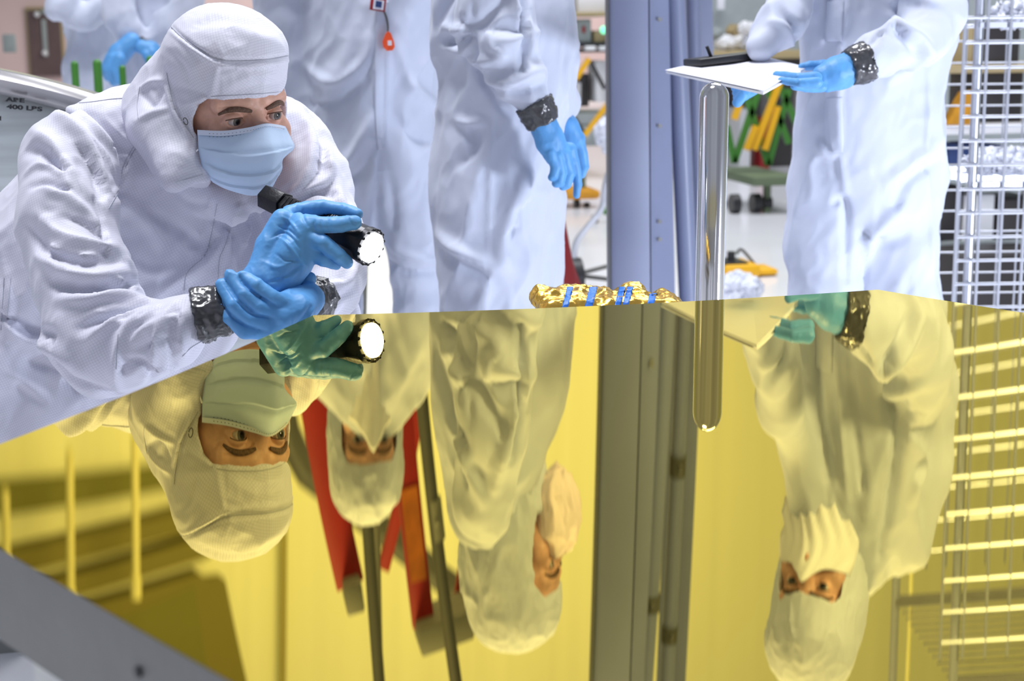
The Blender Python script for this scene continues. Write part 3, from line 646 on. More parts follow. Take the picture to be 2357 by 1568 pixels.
# flashlight held in the glove ------------------------------------
A = D(618, 456, .925); B = D(857, 571, .787); ax = (B - A) / np.linalg.norm(B - A)
FL = empty('flashlight', A, 'black hexagonal flashlight with a lit white lens in a blue gloved hand', 'flashlight')
rotq = V(ax).to_track_quat('Z', 'Y').to_matrix() @ Matrix.Rotation(.25, 3, 'Z')
def seg(t0, t1, r0, r1, n=6): 
    mb = MB(); a = A + (B - A) * t0; b = A + (B - A) * t1; L = np.linalg.norm(b - a)
    m = Matrix.Translation(V((a + b) / 2)) @ rotq.to_4x4(); bmesh.ops.create_cone(mb.bm, cap_ends=True, segments=n, radius1=r0, radius2=r1, depth=L, matrix=m)
    bmesh.ops.bevel(mb.bm, geom=[e for e in mb.bm.edges], offset=.0012, segments=2, affect='EDGES', profile=.5); return mb
seg(-.03, .16, .0185, .0195).build('tail_cap', MT['black'], FL, 30)
mb = seg(.165, .62, .0165, .0165)
for k in range(5): 
    P_ = A + (B - A) * (.20 + .035 * k); m = Matrix.Translation(V(P_)) @ rotq.to_4x4(); bmesh.ops.create_cone(mb.bm, cap_ends=True, segments=6, radius1=.0172, radius2=.0172, depth=.0035, matrix=m)
mb.build('barrel', MT['black'], FL, 30)
mb = seg(.60, .70, .0175, .024, 8)
for k in range(6):
    P_ = A + (B - A) * (.56 + .022 * k); m = Matrix.Translation(V(P_)) @ rotq.to_4x4(); bmesh.ops.create_cone(mb.bm, cap_ends=True, segments=8, radius1=.0195 + .0009 * k, radius2=.0195 + .0009 * k, depth=.0022, matrix=m)
mb.build('cooling_fins', MT['black'], FL, 30)
seg(.70, .955, .0245, .0255, 8).build('head_section', MT['black'], FL, 30)
mb = MB(); mb.cyl(A + (B - A) * .94, A + (B - A) * .985, .0262, .0262, 40); 
for k in range(14):
    a_ = k * 2 * math.pi / 14; d_ = rotq @ Vector((math.cos(a_), math.sin(a_), 0)); mb.sph(np.array(V(B) + d_ * .0245) - ax * .002, .0023, n=8)
bz = mb.build('bezel', MT['black'], FL)
mb = MB(); mb.cyl(B - ax * .006, B + ax * .0012, .0208, .0208, 48); mb.build('lens', MT['lens'], FL); 
lp = bpy.data.lights.new('flashlight_beam', 'SPOT'); lp.energy = 1.2; lp.spot_size = math.radians(70); lp.spot_blend = .8; lp.shadow_soft_size = .015; lo = bpy.data.objects.new('flashlight_beam', lp); COL.objects.link(lo); keep(lo, FL)
lo.matrix_parent_inverse = Matrix.Identity(4); lo.location = V(B + ax * .006 - A); lo.rotation_euler = V(ax).to_track_quat('-Z', 'Y').to_euler()

# ------------------------------------------------------------------ the mirror
def sagz(r2): return RM - math.sqrt(RM * RM - r2)
Ra = .762; HX = [(Ra * math.cos(math.radians(120 - 60 * k)), Ra * math.sin(math.radians(120 - 60 * k))) for k in range(6)]
MIR = empty('hexagonal_mirror', (0, 0, 0), 'large hexagonal gold coated mirror lying face up in the foreground', 'mirror')
def hexgrid(n, f=1.0):
    """triangulated hexagon; every vertex on the sphere"""
    me = bmesh.new(); rows = {}
    for k in range(6):
        a = np.array(HX[k]) * f; b = np.array(HX[(k + 1) % 6]) * f
        for i in range(n + 1):
            for j in range(n + 1 - i):
                p = a * i / n + b * j / n; key = (round(p[0], 6), round(p[1], 6))
                if key not in rows: rows[key] = me.verts.new((p[0], p[1], sagz(p @ p)))
        for i in range(n):
            for j in range(n - i):
                g = lambda x, y: rows[tuple(np.round(a * x / n + b * y / n, 6).tolist())]
                try:
                    me.faces.new((g(i, j), g(i + 1, j), g(i, j + 1)))
                    if i + j < n - 1: me.faces.new((g(i + 1, j), g(i + 1, j + 1), g(i, j + 1)))
                except ValueError: pass
    return me
bm = hexgrid(120); bmesh.ops.recalc_face_normals(bm, faces=bm.faces[:])
me = bpy.data.meshes.new('mirror_surface'); bm.to_mesh(me); bm.free()
if me.polygons[0].normal.z < 0: me.flip_normals()
me.shade_smooth(); gs = link('mirror_surface', me, MT['gold'], MIR)
# exact normals of the spherical surface
me.normals_split_custom_set_from_vertices([(Vector((0, 0, RM)) - v_.co).normalized()[:] for v_ in me.vertices])
mb = MB(); top_ = []
N_ = 24
for k in range(6):
    a = np.array(HX[k]); b = np.array(HX[(k + 1) % 6])
    for i in range(N_): p = a + (b - a) * i / N_; top_.append((p[0], p[1], sagz(p @ p) - .0004))
lowr = [(p[0] * .998, p[1] * .998, -.058) for p in top_]
vt = [mb.bm.verts.new(p) for p in top_]; vl = [mb.bm.verts.new(p) for p in lowr]; n = len(vt)
for i in range(n): mb.bm.faces.new((vt[i], vt[(i + 1) % n], vl[(i + 1) % n], vl[i]))
mb.bm.faces.new(vl)
mb.build('side_frame', MT['grey_paint'], MIR, 30)
nF = np.array([-.866, -.5, 0]); eF = np.array([.5, -.866, 0])
d_ = ray(320, 1547); mid = CAM + d_ * (((np.array([-.762, 0, 0]) - CAM) @ nF) / (d_ @ nF)); mb = MB(); mb.cyl(mid - nF * .002, mid + nF * .002, .0035, n=12); mb.build('bolt', MT['black'], MIR)
MS = empty('mirror_stand', (0, 0, FLOOR), 'grey welded steel stand underneath the gold mirror', 'stand')
for a_ in range(3):
    mb = MB(); an = math.radians(30 + a_ * 120); p = np.array([.42 * math.cos(an), .42 * math.sin(an), 0]); mb.bar(p + (0, 0, -.064), p + (0, 0, FLOOR + .02), .07, .07, bev=.004); mb.build('leg', MT['grey_paint'], MS)
    mb = MB(); mb.cyl(p + (0, 0, FLOOR), p + (0, 0, FLOOR + .025), .07); mb.build('foot', MT['black_plastic'], MS)
mb = MB(); 
for a_ in range(3):
    an = math.radians(30 + a_ * 120); p = np.array([.42 * math.cos(an), .42 * math.sin(an), -.45]); mb.bar((0, 0, -.45), p, .05, .05)
mb.build('cross_brace', MT['grey_paint'], MS)

# ------------------------------------------------------------------ polished post behind the far edge
apx = D(1645, 189, 1.073); mb = MB(); r_ = 34.2 * mpp(apx); cx, cy = apx[0], apx[1]; prof = []
for k in range(13): a_ = k / 12 * math.pi / 2; prof.append((r_ * math.sin(a_), apx[2] - r_ + r_ * math.cos(a_)))
prof += [(r_, -.05), (r_, -.5), (r_, FLOOR + .03)]
n = 64; rings = [[mb.bm.verts.new((cx + p[0] * math.cos(t) - .0075 * (apx[2] - p[1]), cy + p[0] * math.sin(t), p[1])) for t in np.linspace(0, 2 * math.pi, n, endpoint=False)] for p in prof[1:]]
topv = mb.bm.verts.new((cx, cy, apx[2]))
for i in range(n): mb.bm.faces.new((topv, rings[0][i], rings[0][(i + 1) % n]))
for a, b in zip(rings, rings[1:]):
    for i in range(n): mb.bm.faces.new((a[i], b[i], b[(i + 1) % n], a[(i + 1) % n]))
RP = empty('polished_post', (cx, cy, FLOOR), 'shiny round steel post with domed tip rising behind the mirror edge', 'post')
mb.build('rod', MT['steel'], RP, 60); mb = MB(); mb.cyl((cx - .009, cy, FLOOR), (cx - .009, cy, FLOOR + .03), .11, n=40); mb.build('base_plate', MT['grey_paint'], RP)

# ------------------------------------------------------------------ column with conduits
CY = 2.75
def span(pxb, pxt, Y, pyb=640, pyt=1568):
    """a straight line of the place: seen low directly, high in the mirror; returned from the floor to above the mirror's view"""
    a = D(pxb, pyb, Y); b = M(pxt, pyt, Y); d = (b - a) / (b[2] - a[2]); return a + d * (FLOOR - a[2]), a + d * (3.2 - a[2])
COLM = empty('steel_column', D(1480, 640, CY) * (1, 1, 0) + (0, 0, FLOOR), 'blue grey steel column of flat faces and bolts standing behind the mirror', 'column')
def slab(name, xb0, xt0, xb1, xt1, Y, depth, m, dy=0.0):
    a0, a1 = span(xb0, xt0, Y); b0, b1 = span(xb1, xt1, Y + dy); mb = MB(); mb.prism([a0, b0, b1, a1], (0.02, depth, 0)); return mb.build(name, MT[m], COLM, 30)
slab('front_face', 1407, 1366, 1496, 1449, CY, .12, 'column')
slab('seam_strip', 1495, 1448, 1500, 1453, CY + .012, .1, 'column_dark')  # darker set-back strip along the column's vertical seam
slab('bolted_flange', 1499, 1452, 1553, 1482, CY, .12, 'column', .05)
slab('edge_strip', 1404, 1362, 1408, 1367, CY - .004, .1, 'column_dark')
slab('rear_web', 1572, 1520, 1650, 1578, CY + .30, .10, 'column')
slab('rear_lip', 1568, 1512, 1584, 1528, CY + .26, .02, 'column')
for py in (-185, 45, 290, 510, 551):
    p = D(1518, py, CY + .005); mb = MB(); mb.cyl(p, p + (0, -.006, 0), .0055, n=10); mb.build('bolt', MT['grey_paint'], COLM)
def conduit(xb, xt, Y, r, cups):
    a, b = span(xb, xt, Y); mb = MB(); mb.cyl(a, b, r, n=24); e = mb.build('conduit_pipe', MT['column'], COLM)
    for z in cups:
        p = a + (b - a) * ((z - a[2]) / (b[2] - a[2])); d = (b - a) / np.linalg.norm(b - a); mb = MB(); mb.cyl(p - d * .018, p + d * .018, r * 1.18, n=20); mb.sph(p - (0, r * 1.1, 0), .010, n=8); mb.build('coupling', MT['pipe'], e)
conduit(1583, 1480, CY + .12, .028, (M(1490, 1385, CY + .12)[2],))
conduit(1608, 1535, CY + .18, .020, (M(1552, 1072, CY + .18)[2], M(1556, 1458, CY + .18)[2]))

# ------------------------------------------------------------------ gold foil bundle at the far edge
rng = np.random.default_rng(4)
a0 = D(1266, 696, .80); a1 = D(1560, 690, .80)
c = Clay((a0[0] - .05, .70, -.09), (a1[0] + .06, 1.00, .06), .003)
for i in range(16):
    t = i / 15; p = a0 + (a1 - a0) * t; r = .010 + .006 * rng.random(); c.cone(p + (0, 0, -.012), p + (.012 * rng.normal(), .05, -.004 + .008 * rng.random() - .008 * (t > .8)), r, r * .9, .012)
for px, py in ((1275, 680), (1335, 676), (1462, 672), (1385, 685)): 
    p = D(px, py, .83); c.cone(p + (0, 0, -.02), p, .014, .011, .006)
v, q = c.mesh(); v = relax(v, q, 1); v = crumple(v, q, .0030, .022, 11, (1, 0, 0), 1.2)
FO = empty('foil_bundle', a0, 'crumpled gold foil bundle with blue tape lying at the far mirror edge', 'foil')
tomesh('foil', v, q, MT['foil'], FO)
bv = BVHTree.FromPolygons(v.tolist(), q.tolist())
for px0, px1 in ((1298, 1312), (1350, 1368), (1418, 1432), (1436, 1450), (1492, 1508)):
    rows_ = []
    for py in np.linspace(660, 720, 26):
        r_ = []
        for px in (px0 + (py - 690) * -.25, (px0 + px1) / 2 + (py - 690) * -.25, px1 + (py - 690) * -.25):
            h = bv.ray_cast(V(CAM), V(ray(px, py))); r_.append(np.array(h[0]) + (CAM - np.array(h[0])) * .0012 if h[0] is not None else None)
        if all(x is not None for x in r_): rows_.append(r_)
    if len(rows_) > 3: patch('blue_tape_band', rows_, MT['blue_tape'], FO, .0006, 2, 2)
FT = empty('foil_stand', (a0 + a1) / 2 * (1, 1, 0) + (0, .03, FLOOR), 'slim grey stand carrying the gold foil bundle behind the mirror', 'stand')
mb = MB(); mb.box(((a0[0] + a1[0]) / 2, .83, -.058), (.24, .10, .012), bev=.003); mb.build('top_plate', MT['grey_paint'], FT); mb = MB(); mb.cyl(((a0[0] + a1[0]) / 2, .83, -.064), ((a0[0] + a1[0]) / 2, .83, FLOOR + .02), .02); mb.build('pole', MT['grey_paint'], FT); mb = MB(); mb.cyl(((a0[0] + a1[0]) / 2, .83, FLOOR), ((a0[0] + a1[0]) / 2, .83, FLOOR + .02), .12); mb.build('foot', MT['grey_paint'], FT)

# ------------------------------------------------------------------ room
mb = MB(); mb.box((4, 18, FLOOR - .05), (70, 56, .1)); tag(mb.build('floor', MT['floor'], None, 0), kind='structure')
WY = 38.0; TOPZ = 17.0
xl = M(650, 1300, WY)[0]
mb = MB(); mb.box((xl + 25, WY + .1, (2.6 + TOPZ) / 2), (50, .2, TOPZ - 2.6)); tag(mb.build('wall_back', MT['wall_cream'], None, 0), kind='structure')
mb = MB(); mb.box((6, WY + .1, (2.6 + FLOOR) / 2), (60, .2, 2.6 - FLOOR)); tag(mb.build('wall_back_lower', MT['wall_pink'], None, 0), kind='structure')
mb = MB(); mb.box((30, 18, 8), (.2, 42, 18)); tag(mb.build('wall_right', MT['wall_cream'], None, 0), kind='structure')
# wall_left runs back from the corner
wd_dir = np.array([-.86, -.51, 0]); P0 = np.array([xl, WY, 0.])
nl = np.array([wd_dir[1], -wd_dir[0], 0.])
if nl @ (CAM - P0) < 0: nl = -nl
def onleft(px, py):
    Q, e = bounce(px, py); return Q + e * (((P0 - Q) @ nl) / (e @ nl))
mb = MB(); mb.prism([P0 + (0, 0, 2.6), P0 + wd_dir * 34 + (0, 0, 2.6), P0 + wd_dir * 34 + (0, 0, TOPZ), P0 + (0, 0, TOPZ)], -nl * .2); tag(mb.build('wall_left', MT['wall_cream'], None, 0), kind='structure')
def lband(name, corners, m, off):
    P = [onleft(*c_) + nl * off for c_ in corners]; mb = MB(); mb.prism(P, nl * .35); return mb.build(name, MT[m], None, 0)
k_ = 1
for corners, m, off in ((((-40, 1105), (410, 1060), (420, 1095), (-40, 1170)), 'band_olive_shading', .02), (((-40, 1265), (420, 1155), (460, 1195), (-40, 1320)), 'beam_dark_shading', .02), (((-40, 1360), (430, 1225), (470, 1265), (-40, 1410)), 'beam_dark_shading', .02), (((-40, 1440), (440, 1305), (480, 1335), (-40, 1500)), 'beam_dark_shading', .02),
    (((100, 1470), (430, 1330), (470, 1600), (100, 1700)), 'band_olive_shading', .03), (((430, 1330), (500, 1320), (560, 1600), (470, 1600)), 'beam_dark_shading', .01)):  # these two panels paint wall shading as darker colour, not real beams
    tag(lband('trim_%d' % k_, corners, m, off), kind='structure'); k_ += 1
for (x, y0, y1) in ((12, 1130, 1290), (160, 1040, 1362), (310, 1000, 1330)):
    Q, e = bounce(x, y0); Yw = (onleft(x, (y0 + y1) / 2) + nl * 2)[1]; a = M(x, y0, Yw); b = M(x + 3, y1, Yw); e = empty('hanging_rod', a, {12: 'pale hanging rod mirrored at the left picture edge', 160: 'pale hanging rod mirrored left of the bowed hood, middle one of three', 310: 'pale hanging rod mirrored just left of the upside down hood'}[x], 'rod')
    mb = MB(); mb.cyl(a, b + (0, 0, 0), .085); mb.build('rod', MT['beam_pale'], e); mb = MB(); mb.cyl(b, b + (0, 0, .3), .12); mb.build('end_cap', MT['beam_pale'], e)
# corner seam post and conduits on the back wall
a = M(652, 960, WY - .3); b = M(650, 1600, WY - .3); mb = MB(); mb.bar(a - (0, 0, 6), b, .16, .16); tag(mb.build('trim_corner', MT['seam_line'], None, 0), kind='structure')
# door low in the back wall
dd = empty('door_1', D(100, 90, WY - .1)); dd['kind'] = 'structure'
for nm, x0, x1, y0, y1, m, t in (('door_frame', 58, 143, 17, 175, 'door_frame', .10), ('door_leaf', 64, 137, 24, 175, 'door', .16), ('vision_slit', 97, 107, 45, 130, 'grey_box', .20)):
    p = D(x0, y0, WY); r_ = D(x1, y0, WY); z0 = D(x0, y1, WY)[2]; mb = MB(); mb.box(((p[0] + r_[0]) / 2, WY - t / 2, (p[2] + z0) / 2), (r_[0] - p[0], t, p[2] - z0)); mb.build(nm, MT[m], dd, 0)
for nm, x, y, m in (('door_closer', 85, 33, 'white_paint'), ('door_closer', 100, 27, 'grey_box'), ('door_plate', 103, 122, 'white_paint')):
    p = D(x, y, WY - .25); mb = MB(); mb.sph(p, .07, n=10); mb.build(nm, MT[m], dd)
p = D(22, 100, 30); mb = MB(); mb.box(p, (.24, .2, .35), bev=.02); tag(mb.build('wall_box', MT['grey_box'], None), 'small grey box low on pink wall left of the brown door', 'box')

# ------------------------------------------------------------------ other people
def figure(label, loc, lo, hi, chains, folds, seed, h=.0065, amp=.010, scale=.12, mt='suit', group=None, dirn=(.3, -.2, 1), flaps=()):
    P = empty('person', loc, label, 'person', group); c = Clay(lo, hi, h)
    for ch, k, sq in chains: c.chain(ch, k, sq=sq)
    v, q = c.mesh(); v = relax(v, q, 2, .5); v = crumple(v, q, amp, scale, seed, dirn, 2.6)
    if folds: v = relax(fold(v, q, folds, gain=1.35), q, 1, .4)
    v[:, 2] = np.maximum(v[:, 2], FLOOR + .03); o = tomesh('coverall', v, q, MT[mt], P)
    for lp, rp in flaps: flap(o, lp, rp, 'suit')
    return P
def hooded_head(P, c, fwd, up=(0, 0, 1), op=None, sc=1.0, mt='suit', drape=(), eyes=True, seed=0, skin_h=.0035):
    fr = Frame(c, fwd, up); hd = head_skin(fr, P, skin_h, sc, detail=False)
    if eyes:
        for s_ in (-1, 1): eye_part(fr, s_, fr.E[1] + np.array((0, 0, -.2)), hd, sc); brow_part(fr, s_, hd, sc)
    k = Clay((-.2, -.22, -.34), (.2, .18, .17), .004)
    k.ell((0, -.006, .004), (.094 * sc, .110 * sc, .123 * sc), .01); k.ell((0, .0, .066), (.084 * sc, .096 * sc, .062 * sc), .03); k.cone((0, -.015, -.04), (0, -.01, -.12), .085 * sc, .082 * sc, .03)
    for a, b, ra, rb in drape: k.cone(fr.l(a), fr.l(b), ra, rb, .035)
    k.prism_y(op or [(-.058, .028), (.058, .028), (.072, .005), (.070, -.04), (.058, -.10), (-.058, -.10), (-.070, -.04), (-.072, .005)], .0, .2, .005)
    k.ell((0, .0, -.045), (.072 * sc, .094 * sc, .11 * sc), .004, op='sub')
    v, q = k.mesh(); v = relax(v, q, 2, .5); v = crumple(v, q, .004, .05, seed, (0, 0, 1), 1.5); v = fr.c + v @ fr.E; tomesh('hood', v, q, MT[mt], P); return fr
def veil(P, fr, m='veil', length=.30, sc=1.0, seed=0, taper=1.0, fwd_=.0):
    """loose white face cover hanging from the nose"""
    rows = []
    for t in np.linspace(0, 1, 9):
        r = []
        for u in np.linspace(-1, 1, 11):
            peak = max(0, 1 - abs(u) * 2.2); x = u * (.078 + .012 * t) * taper * sc; y = (.122 - .062 * u * u + .012 * peak * (1 - t) * (1 - t)) * sc + fwd_ * t
            z = (-.030 - .022 * abs(u) + .026 * peak) * (1 - t) * sc - (.028 + length) * t; r.append(fr.w((x, y, z)))
        rows.append(r)
    return patch('face_veil', rows, MT[m], P, .002, 3, 4, lambda u, t: .0045 * np.sin(u * 44 + 4 * np.sin(5 * t) + seed) * (.3 + t))
def hand(P, chains, palm, seed=0, h=.0022): return glove_mesh('glove', [pts(c_) for c_ in chains], P, h, palm=[pts(c_) for c_ in palm], seed=seed)
def tape_on(P, a, b, seed=1):
    t_ = pts([a, b]); cuff('wrist_tape', t_[0][0], t_[1][0], t_[0][1], t_[1][1], P, seed)
Dd = lambda Y, l: [('D', x, y, Y, r) for x, y, r in l]
Mm = lambda Y, l: [('M', x, y, Y, r) for x, y, r in l]

# person 2: standing with badge, facing the camera
Y2 = 2.5
P2 = figure('person in white coverall standing upright with an orange tag on the chest', D(860, 640, Y2) * (1, 1, 0) + (0, 0, FLOOR), (-.46, 2.10, FLOOR), (.30, 2.92, .76),
    [(pts(Dd(Y2, [(855, 330, 145), (855, 120, 138)]) + [('D', 855, 0, Y2, 140)] + Mm(Y2, [(855, 800, 112), (850, 850, 85)])), .05, ((0, 1, 0), .8)),
     (pts(Mm(Y2, [(850, 850, 85), (842, 900, 62)])), .03, None), (pts(Mm(Y2, [(925, 790, 60)]) + Dd(Y2, [(930, -40, 80), (925, 120, 85), (915, 300, 80)])), .04, None),
     (pts(Mm(Y2, [(745, 840, 48), (722, 760, 52)]) + Dd(Y2 + .03, [(640, -40, 58), (652, 60, 56), (668, 190, 46), (720, 300, 40)])), .025, None),
     (pts(Mm(Y2, [(950, 825, 48), (985, 760, 50)]) + Dd(Y2 + .05, [(1010, 60, 50), (1012, 200, 42), (975, 310, 38)])), .025, None),
     (pts(Dd(Y2, [(798, 380, 100), (772, 520, 82), (764, 615, 68), (760, 720, 64)]) + Dd(Y2 + .05, [(775, 980, 70)])), .03, None),
     (pts(Dd(Y2, [(928, 380, 100), (950, 520, 78), (962, 610, 58), (965, 720, 56)]) + Dd(Y2 + .05, [(965, 980, 66)])), .03, None)],
    [('D', [(868, -20), (866, 120), (864, 240), (868, 340)], .009, .009), ('D', [(888, -20), (890, 120), (888, 240), (884, 340)], .008, .006), ('D', [(878, 340), (872, 420), (862, 520)], .01, -.012), ('D', [(880, 350), (900, 440), (905, 520)], .012, -.009),
     ('D', [(700, 150), (760, 190), (830, 150), (855, 90)], .014, .012), ('D', [(705, 240), (780, 230), (850, 170)], .012, -.010), ('D', [(740, 390), (800, 370), (860, 260)], .014, .012), ('D', [(750, 430), (830, 400), (868, 330)], .012, -.010), ('D', [(910, 100), (950, 200), (1000, 240)], .014, .010), ('D', [(900, 260), (950, 310), (1000, 330)], .014, -.008),
     ('D', [(890, 600), (930, 625), (1010, 625)], .012, -.012), ('D', [(900, 570), (950, 590), (1010, 600)], .012, .010), ('M', [(800, 730), (820, 790), (835, 850)], .01, .010), ('M', [(870, 730), (880, 790), (865, 850)], .01, -.010)], 31, flaps=[([(865, 2), (865, 90), (863, 180), (864, 260), (870, 345)], [(894, 2), (893, 90), (892, 180), (890, 260), (882, 345)])])
c2 = (M(842, 1200, Y2) + (0, .02, -.128)); fr2 = hooded_head(P2, c2, (.02, -1, -.10), op=[(-.055, .020), (.055, .020), (.066, .0), (.064, -.05), (.05, -.12), (-.05, -.12), (-.064, -.05), (-.066, .0)], drape=[(c2 + (0, .0, -.10), c2 + (0, .0, -.20), .07, .085)], seed=3)
veil(P2, fr2, length=.24, fwd_=.02)
boots(P2, [(D(775, 900, Y2)[0], Y2 + .05, 0, -1), (D(965, 900, Y2)[0], Y2 + .05, 0, -1)])
bd = empty('name_badge', D(872, 8, Y2 - .145), 'small red edged badge with a dark picture clipped to the standing chest', 'badge')
pb = D(870, 10, Y2 - .150); mb = MB(); mb.box(pb, (.036, .004, .030), Matrix.Rotation(.15, 3, 'Y'), .001); mb.build('badge_frame', MT['red'], bd); mb = MB(); mb.box(pb + (.001, -.003, -.001), (.024, .002, .022), Matrix.Rotation(.15, 3, 'Y')); mb.build('picture_white', MT['paper'], bd); mb = MB(); mb.box(pb + (.001, -.0045, 0), (.014, .0015, .014), Matrix.Rotation(.15, 3, 'Y')); mb.build('picture', MT['navy'], bd)
mb = MB(); cp = [D(884, 26, Y2 - .146), D(890, 42, Y2 - .146), D(893, 62, Y2 - .148), D(892, 78, Y2 - .15)]; mb.tube(smooth_path(cp, 5), .0022, 6); mb.build('chain', MT['pipe'], bd)
og = empty('key_tag', D(894, 80, Y2 - .15), 'bright orange drop shaped tag hanging from the badge chain', 'tag')
mb = MB(); sh = [(892, 72), (899, 76), (906, 95), (908, 108), (903, 116), (890, 117), (882, 108), (880, 96), (887, 78)]; mb.prism([D(x, y, Y2 - .155) for x, y in sh], (0, -.006, 0)); mb.build('tag_body', MT['orange'], og); mb = MB(); p = D(897, 99, Y2 - .162); mb.box(p, (.009, .002, .011)); mb.build('label_square', MT['paper'], og)

# person 3: side view, right arm hanging
Y3 = 1.90
P3 = figure('person in white coverall seen from the side with right arm hanging down, pointing finger', D(1150, 640, Y3) * (1, 1, 0) + (0, 0, FLOOR), (-.14, 1.55, FLOOR), (.46, 2.30, .74),
    [(pts(Dd(Y3, [(1135, 480, 132), (1140, 380, 138), (1165, 200, 140), (1165, 60, 140)]) + Mm(Y3, [(1145, 760, 148), (1135, 930, 132), (1130, 1080, 105), (1120, 1160, 78), (1165, 1240, 52)])), .04, None),
     (pts(Dd(Y3 - .02, [(1230, 20, 80), (1255, 120, 72), (1262, 220, 58), (1290, 280, 20)])), .03, None),
     (pts(Mm(Y3 - .16, [(1110, 1160, 66), (1128, 1020, 76), (1120, 880, 84)]) + [('D', 1140, -20, Y3 - .17, 82), ('D', 1160, 100, Y3 - .19, 80), ('D', 1200, 180, Y3 - .21, 56), ('D', 1226, 236, Y3 - .22, 40)]), .010, None),
     (pts(Mm(Y3 + .16, [(1130, 1160, 60), (1180, 960, 60)]) + [('D', 1220, 60, Y3 + .14, 58), ('D', 1290, 240, Y3 + .02, 40)]), .02, None),
     (pts(Dd(Y3 - .03, [(1130, 470, 128), (1130, 600, 112), (1125, 720, 100), (1115, 980, 70)])), .03, None), (pts(Dd(Y3 + .08, [(1190, 470, 108), (1205, 600, 92), (1215, 720, 82), (1210, 980, 62)])), .03, None)],
    [('D', [(1015, 95), (1060, 100), (1085, 85)], .008, -.012), ('D', [(1018, 60), (1050, 70), (1080, 60)], .01, .010), ('D', [(1030, 105), (1060, 120), (1085, 100)], .01, .010), ('D', [(1085, 0), (1090, 100), (1110, 180), (1150, 240), (1195, 270)], .008, -.010),
     ('D', [(1120, 95), (1180, 95), (1235, 75)], .012, .012), ('D', [(1110, 70), (1170, 60), (1230, 80)], .012, -.010), ('D', [(1115, 180), (1170, 190), (1245, 160)], .012, .012), ('D', [(1150, 215), (1200, 210), (1262, 190)], .010, -.010), ('D', [(1050, 275), (1080, 285), (1110, 280)], .01, .010), ('D', [(1060, 375), (1090, 340), (1090, 300)], .012, -.012), ('D', [(1010, 545), (1060, 580), (1130, 610)], .014, .014), ('D', [(1020, 590), (1080, 620), (1140, 650)], .014, -.012), ('D', [(1130, 250), (1128, 400), (1125, 600)], .006, .004),
     ('D', [(1240, 380), (1180, 480), (1150, 600)], .02, .012), ('D', [(1210, 470), (1170, 520), (1200, 600)], .02, -.010), ('D', [(1335, 95), (1300, 160), (1305, 260)], .008, .008), ('M', [(1070, 740), (1150, 800), (1130, 830), (1120, 880)], .012, .012), ('M', [(1050, 900), (1100, 900), (1160, 1000)], .012, -.012), ('M', [(1000, 800), (1040, 950), (1080, 1100)], .012, -.012), ('M', [(1230, 800), (1190, 950), (1140, 1120)], .012, .012), ('M', [(1040, 980), (1080, 1080), (1110, 1150)], .012, .012), ('M', [(1200, 720), (1200, 900), (1180, 1050)], .009, -.014)], 41, h=.006)
c3 = M(1178, 1485, Y3) + (.0, 0, -.128); fr3 = hooded_head(P3, c3, (.93, -.36, -.12), drape=[(c3 + (-.01, 0, -.10), c3 + (-.035, 0, -.19), .085, .085)], seed=5)
k_ = Clay((-.10, .03, -.22), (.10, .20, .04), .004); k_.ell((0, .098, -.085), (.062, .052, .068), .01); v_, q_ = k_.mesh(); v_ = crumple(v_, q_, .006, .03, 4, (0, 0, 1), 3.5); tomesh('face_cover', fr3.c + v_ @ fr3.E, q_, MT['veil_pink'], P3)
tape_on(P3, ('D', 1228, 236, Y3 - .222, 47), ('D', 1252, 286, Y3 - .225, 39), 5)
hy = Y3 - .225
hand(P3, [Dd(hy, [(1312, 345, 17), (1326, 395, 12), (1330, 425, 10.5), (1327, 449, 9)]), Dd(hy - .01, [(1298, 355, 16), (1311, 400, 12.5), (1304, 424, 11.5), (1296, 428, 11)]), Dd(hy - .015, [(1282, 360, 15), (1292, 398, 12.5), (1287, 420, 11.5), (1281, 422, 11)]), Dd(hy - .018, [(1268, 352, 14), (1278, 385, 12), (1274, 405, 11), (1270, 408, 10)])],
     [Dd(hy, [(1246, 275, 34), (1266, 320, 33), (1290, 355, 25)]), Dd(hy - .005, [(1250, 290, 28), (1258, 330, 24), (1272, 365, 17)])], 4, .0018)
hand(P3, [Dd(Y3 - .02, [(1330, 320, 15), (1342, 355, 12), (1346, 385, 10), (1340, 402, 9)]), Dd(Y3 - .01, [(1322, 330, 15), (1334, 370, 12), (1336, 395, 10)])], [Dd(Y3 - .02, [(1306, 285, 24), (1325, 320, 22)])], 6, .0022)
boots(P3, [(D(1115, 900, Y3)[0], Y3 - .03, 1, -.2), (D(1210, 900, Y3)[0] , Y3 + .12, 1, -.2)])

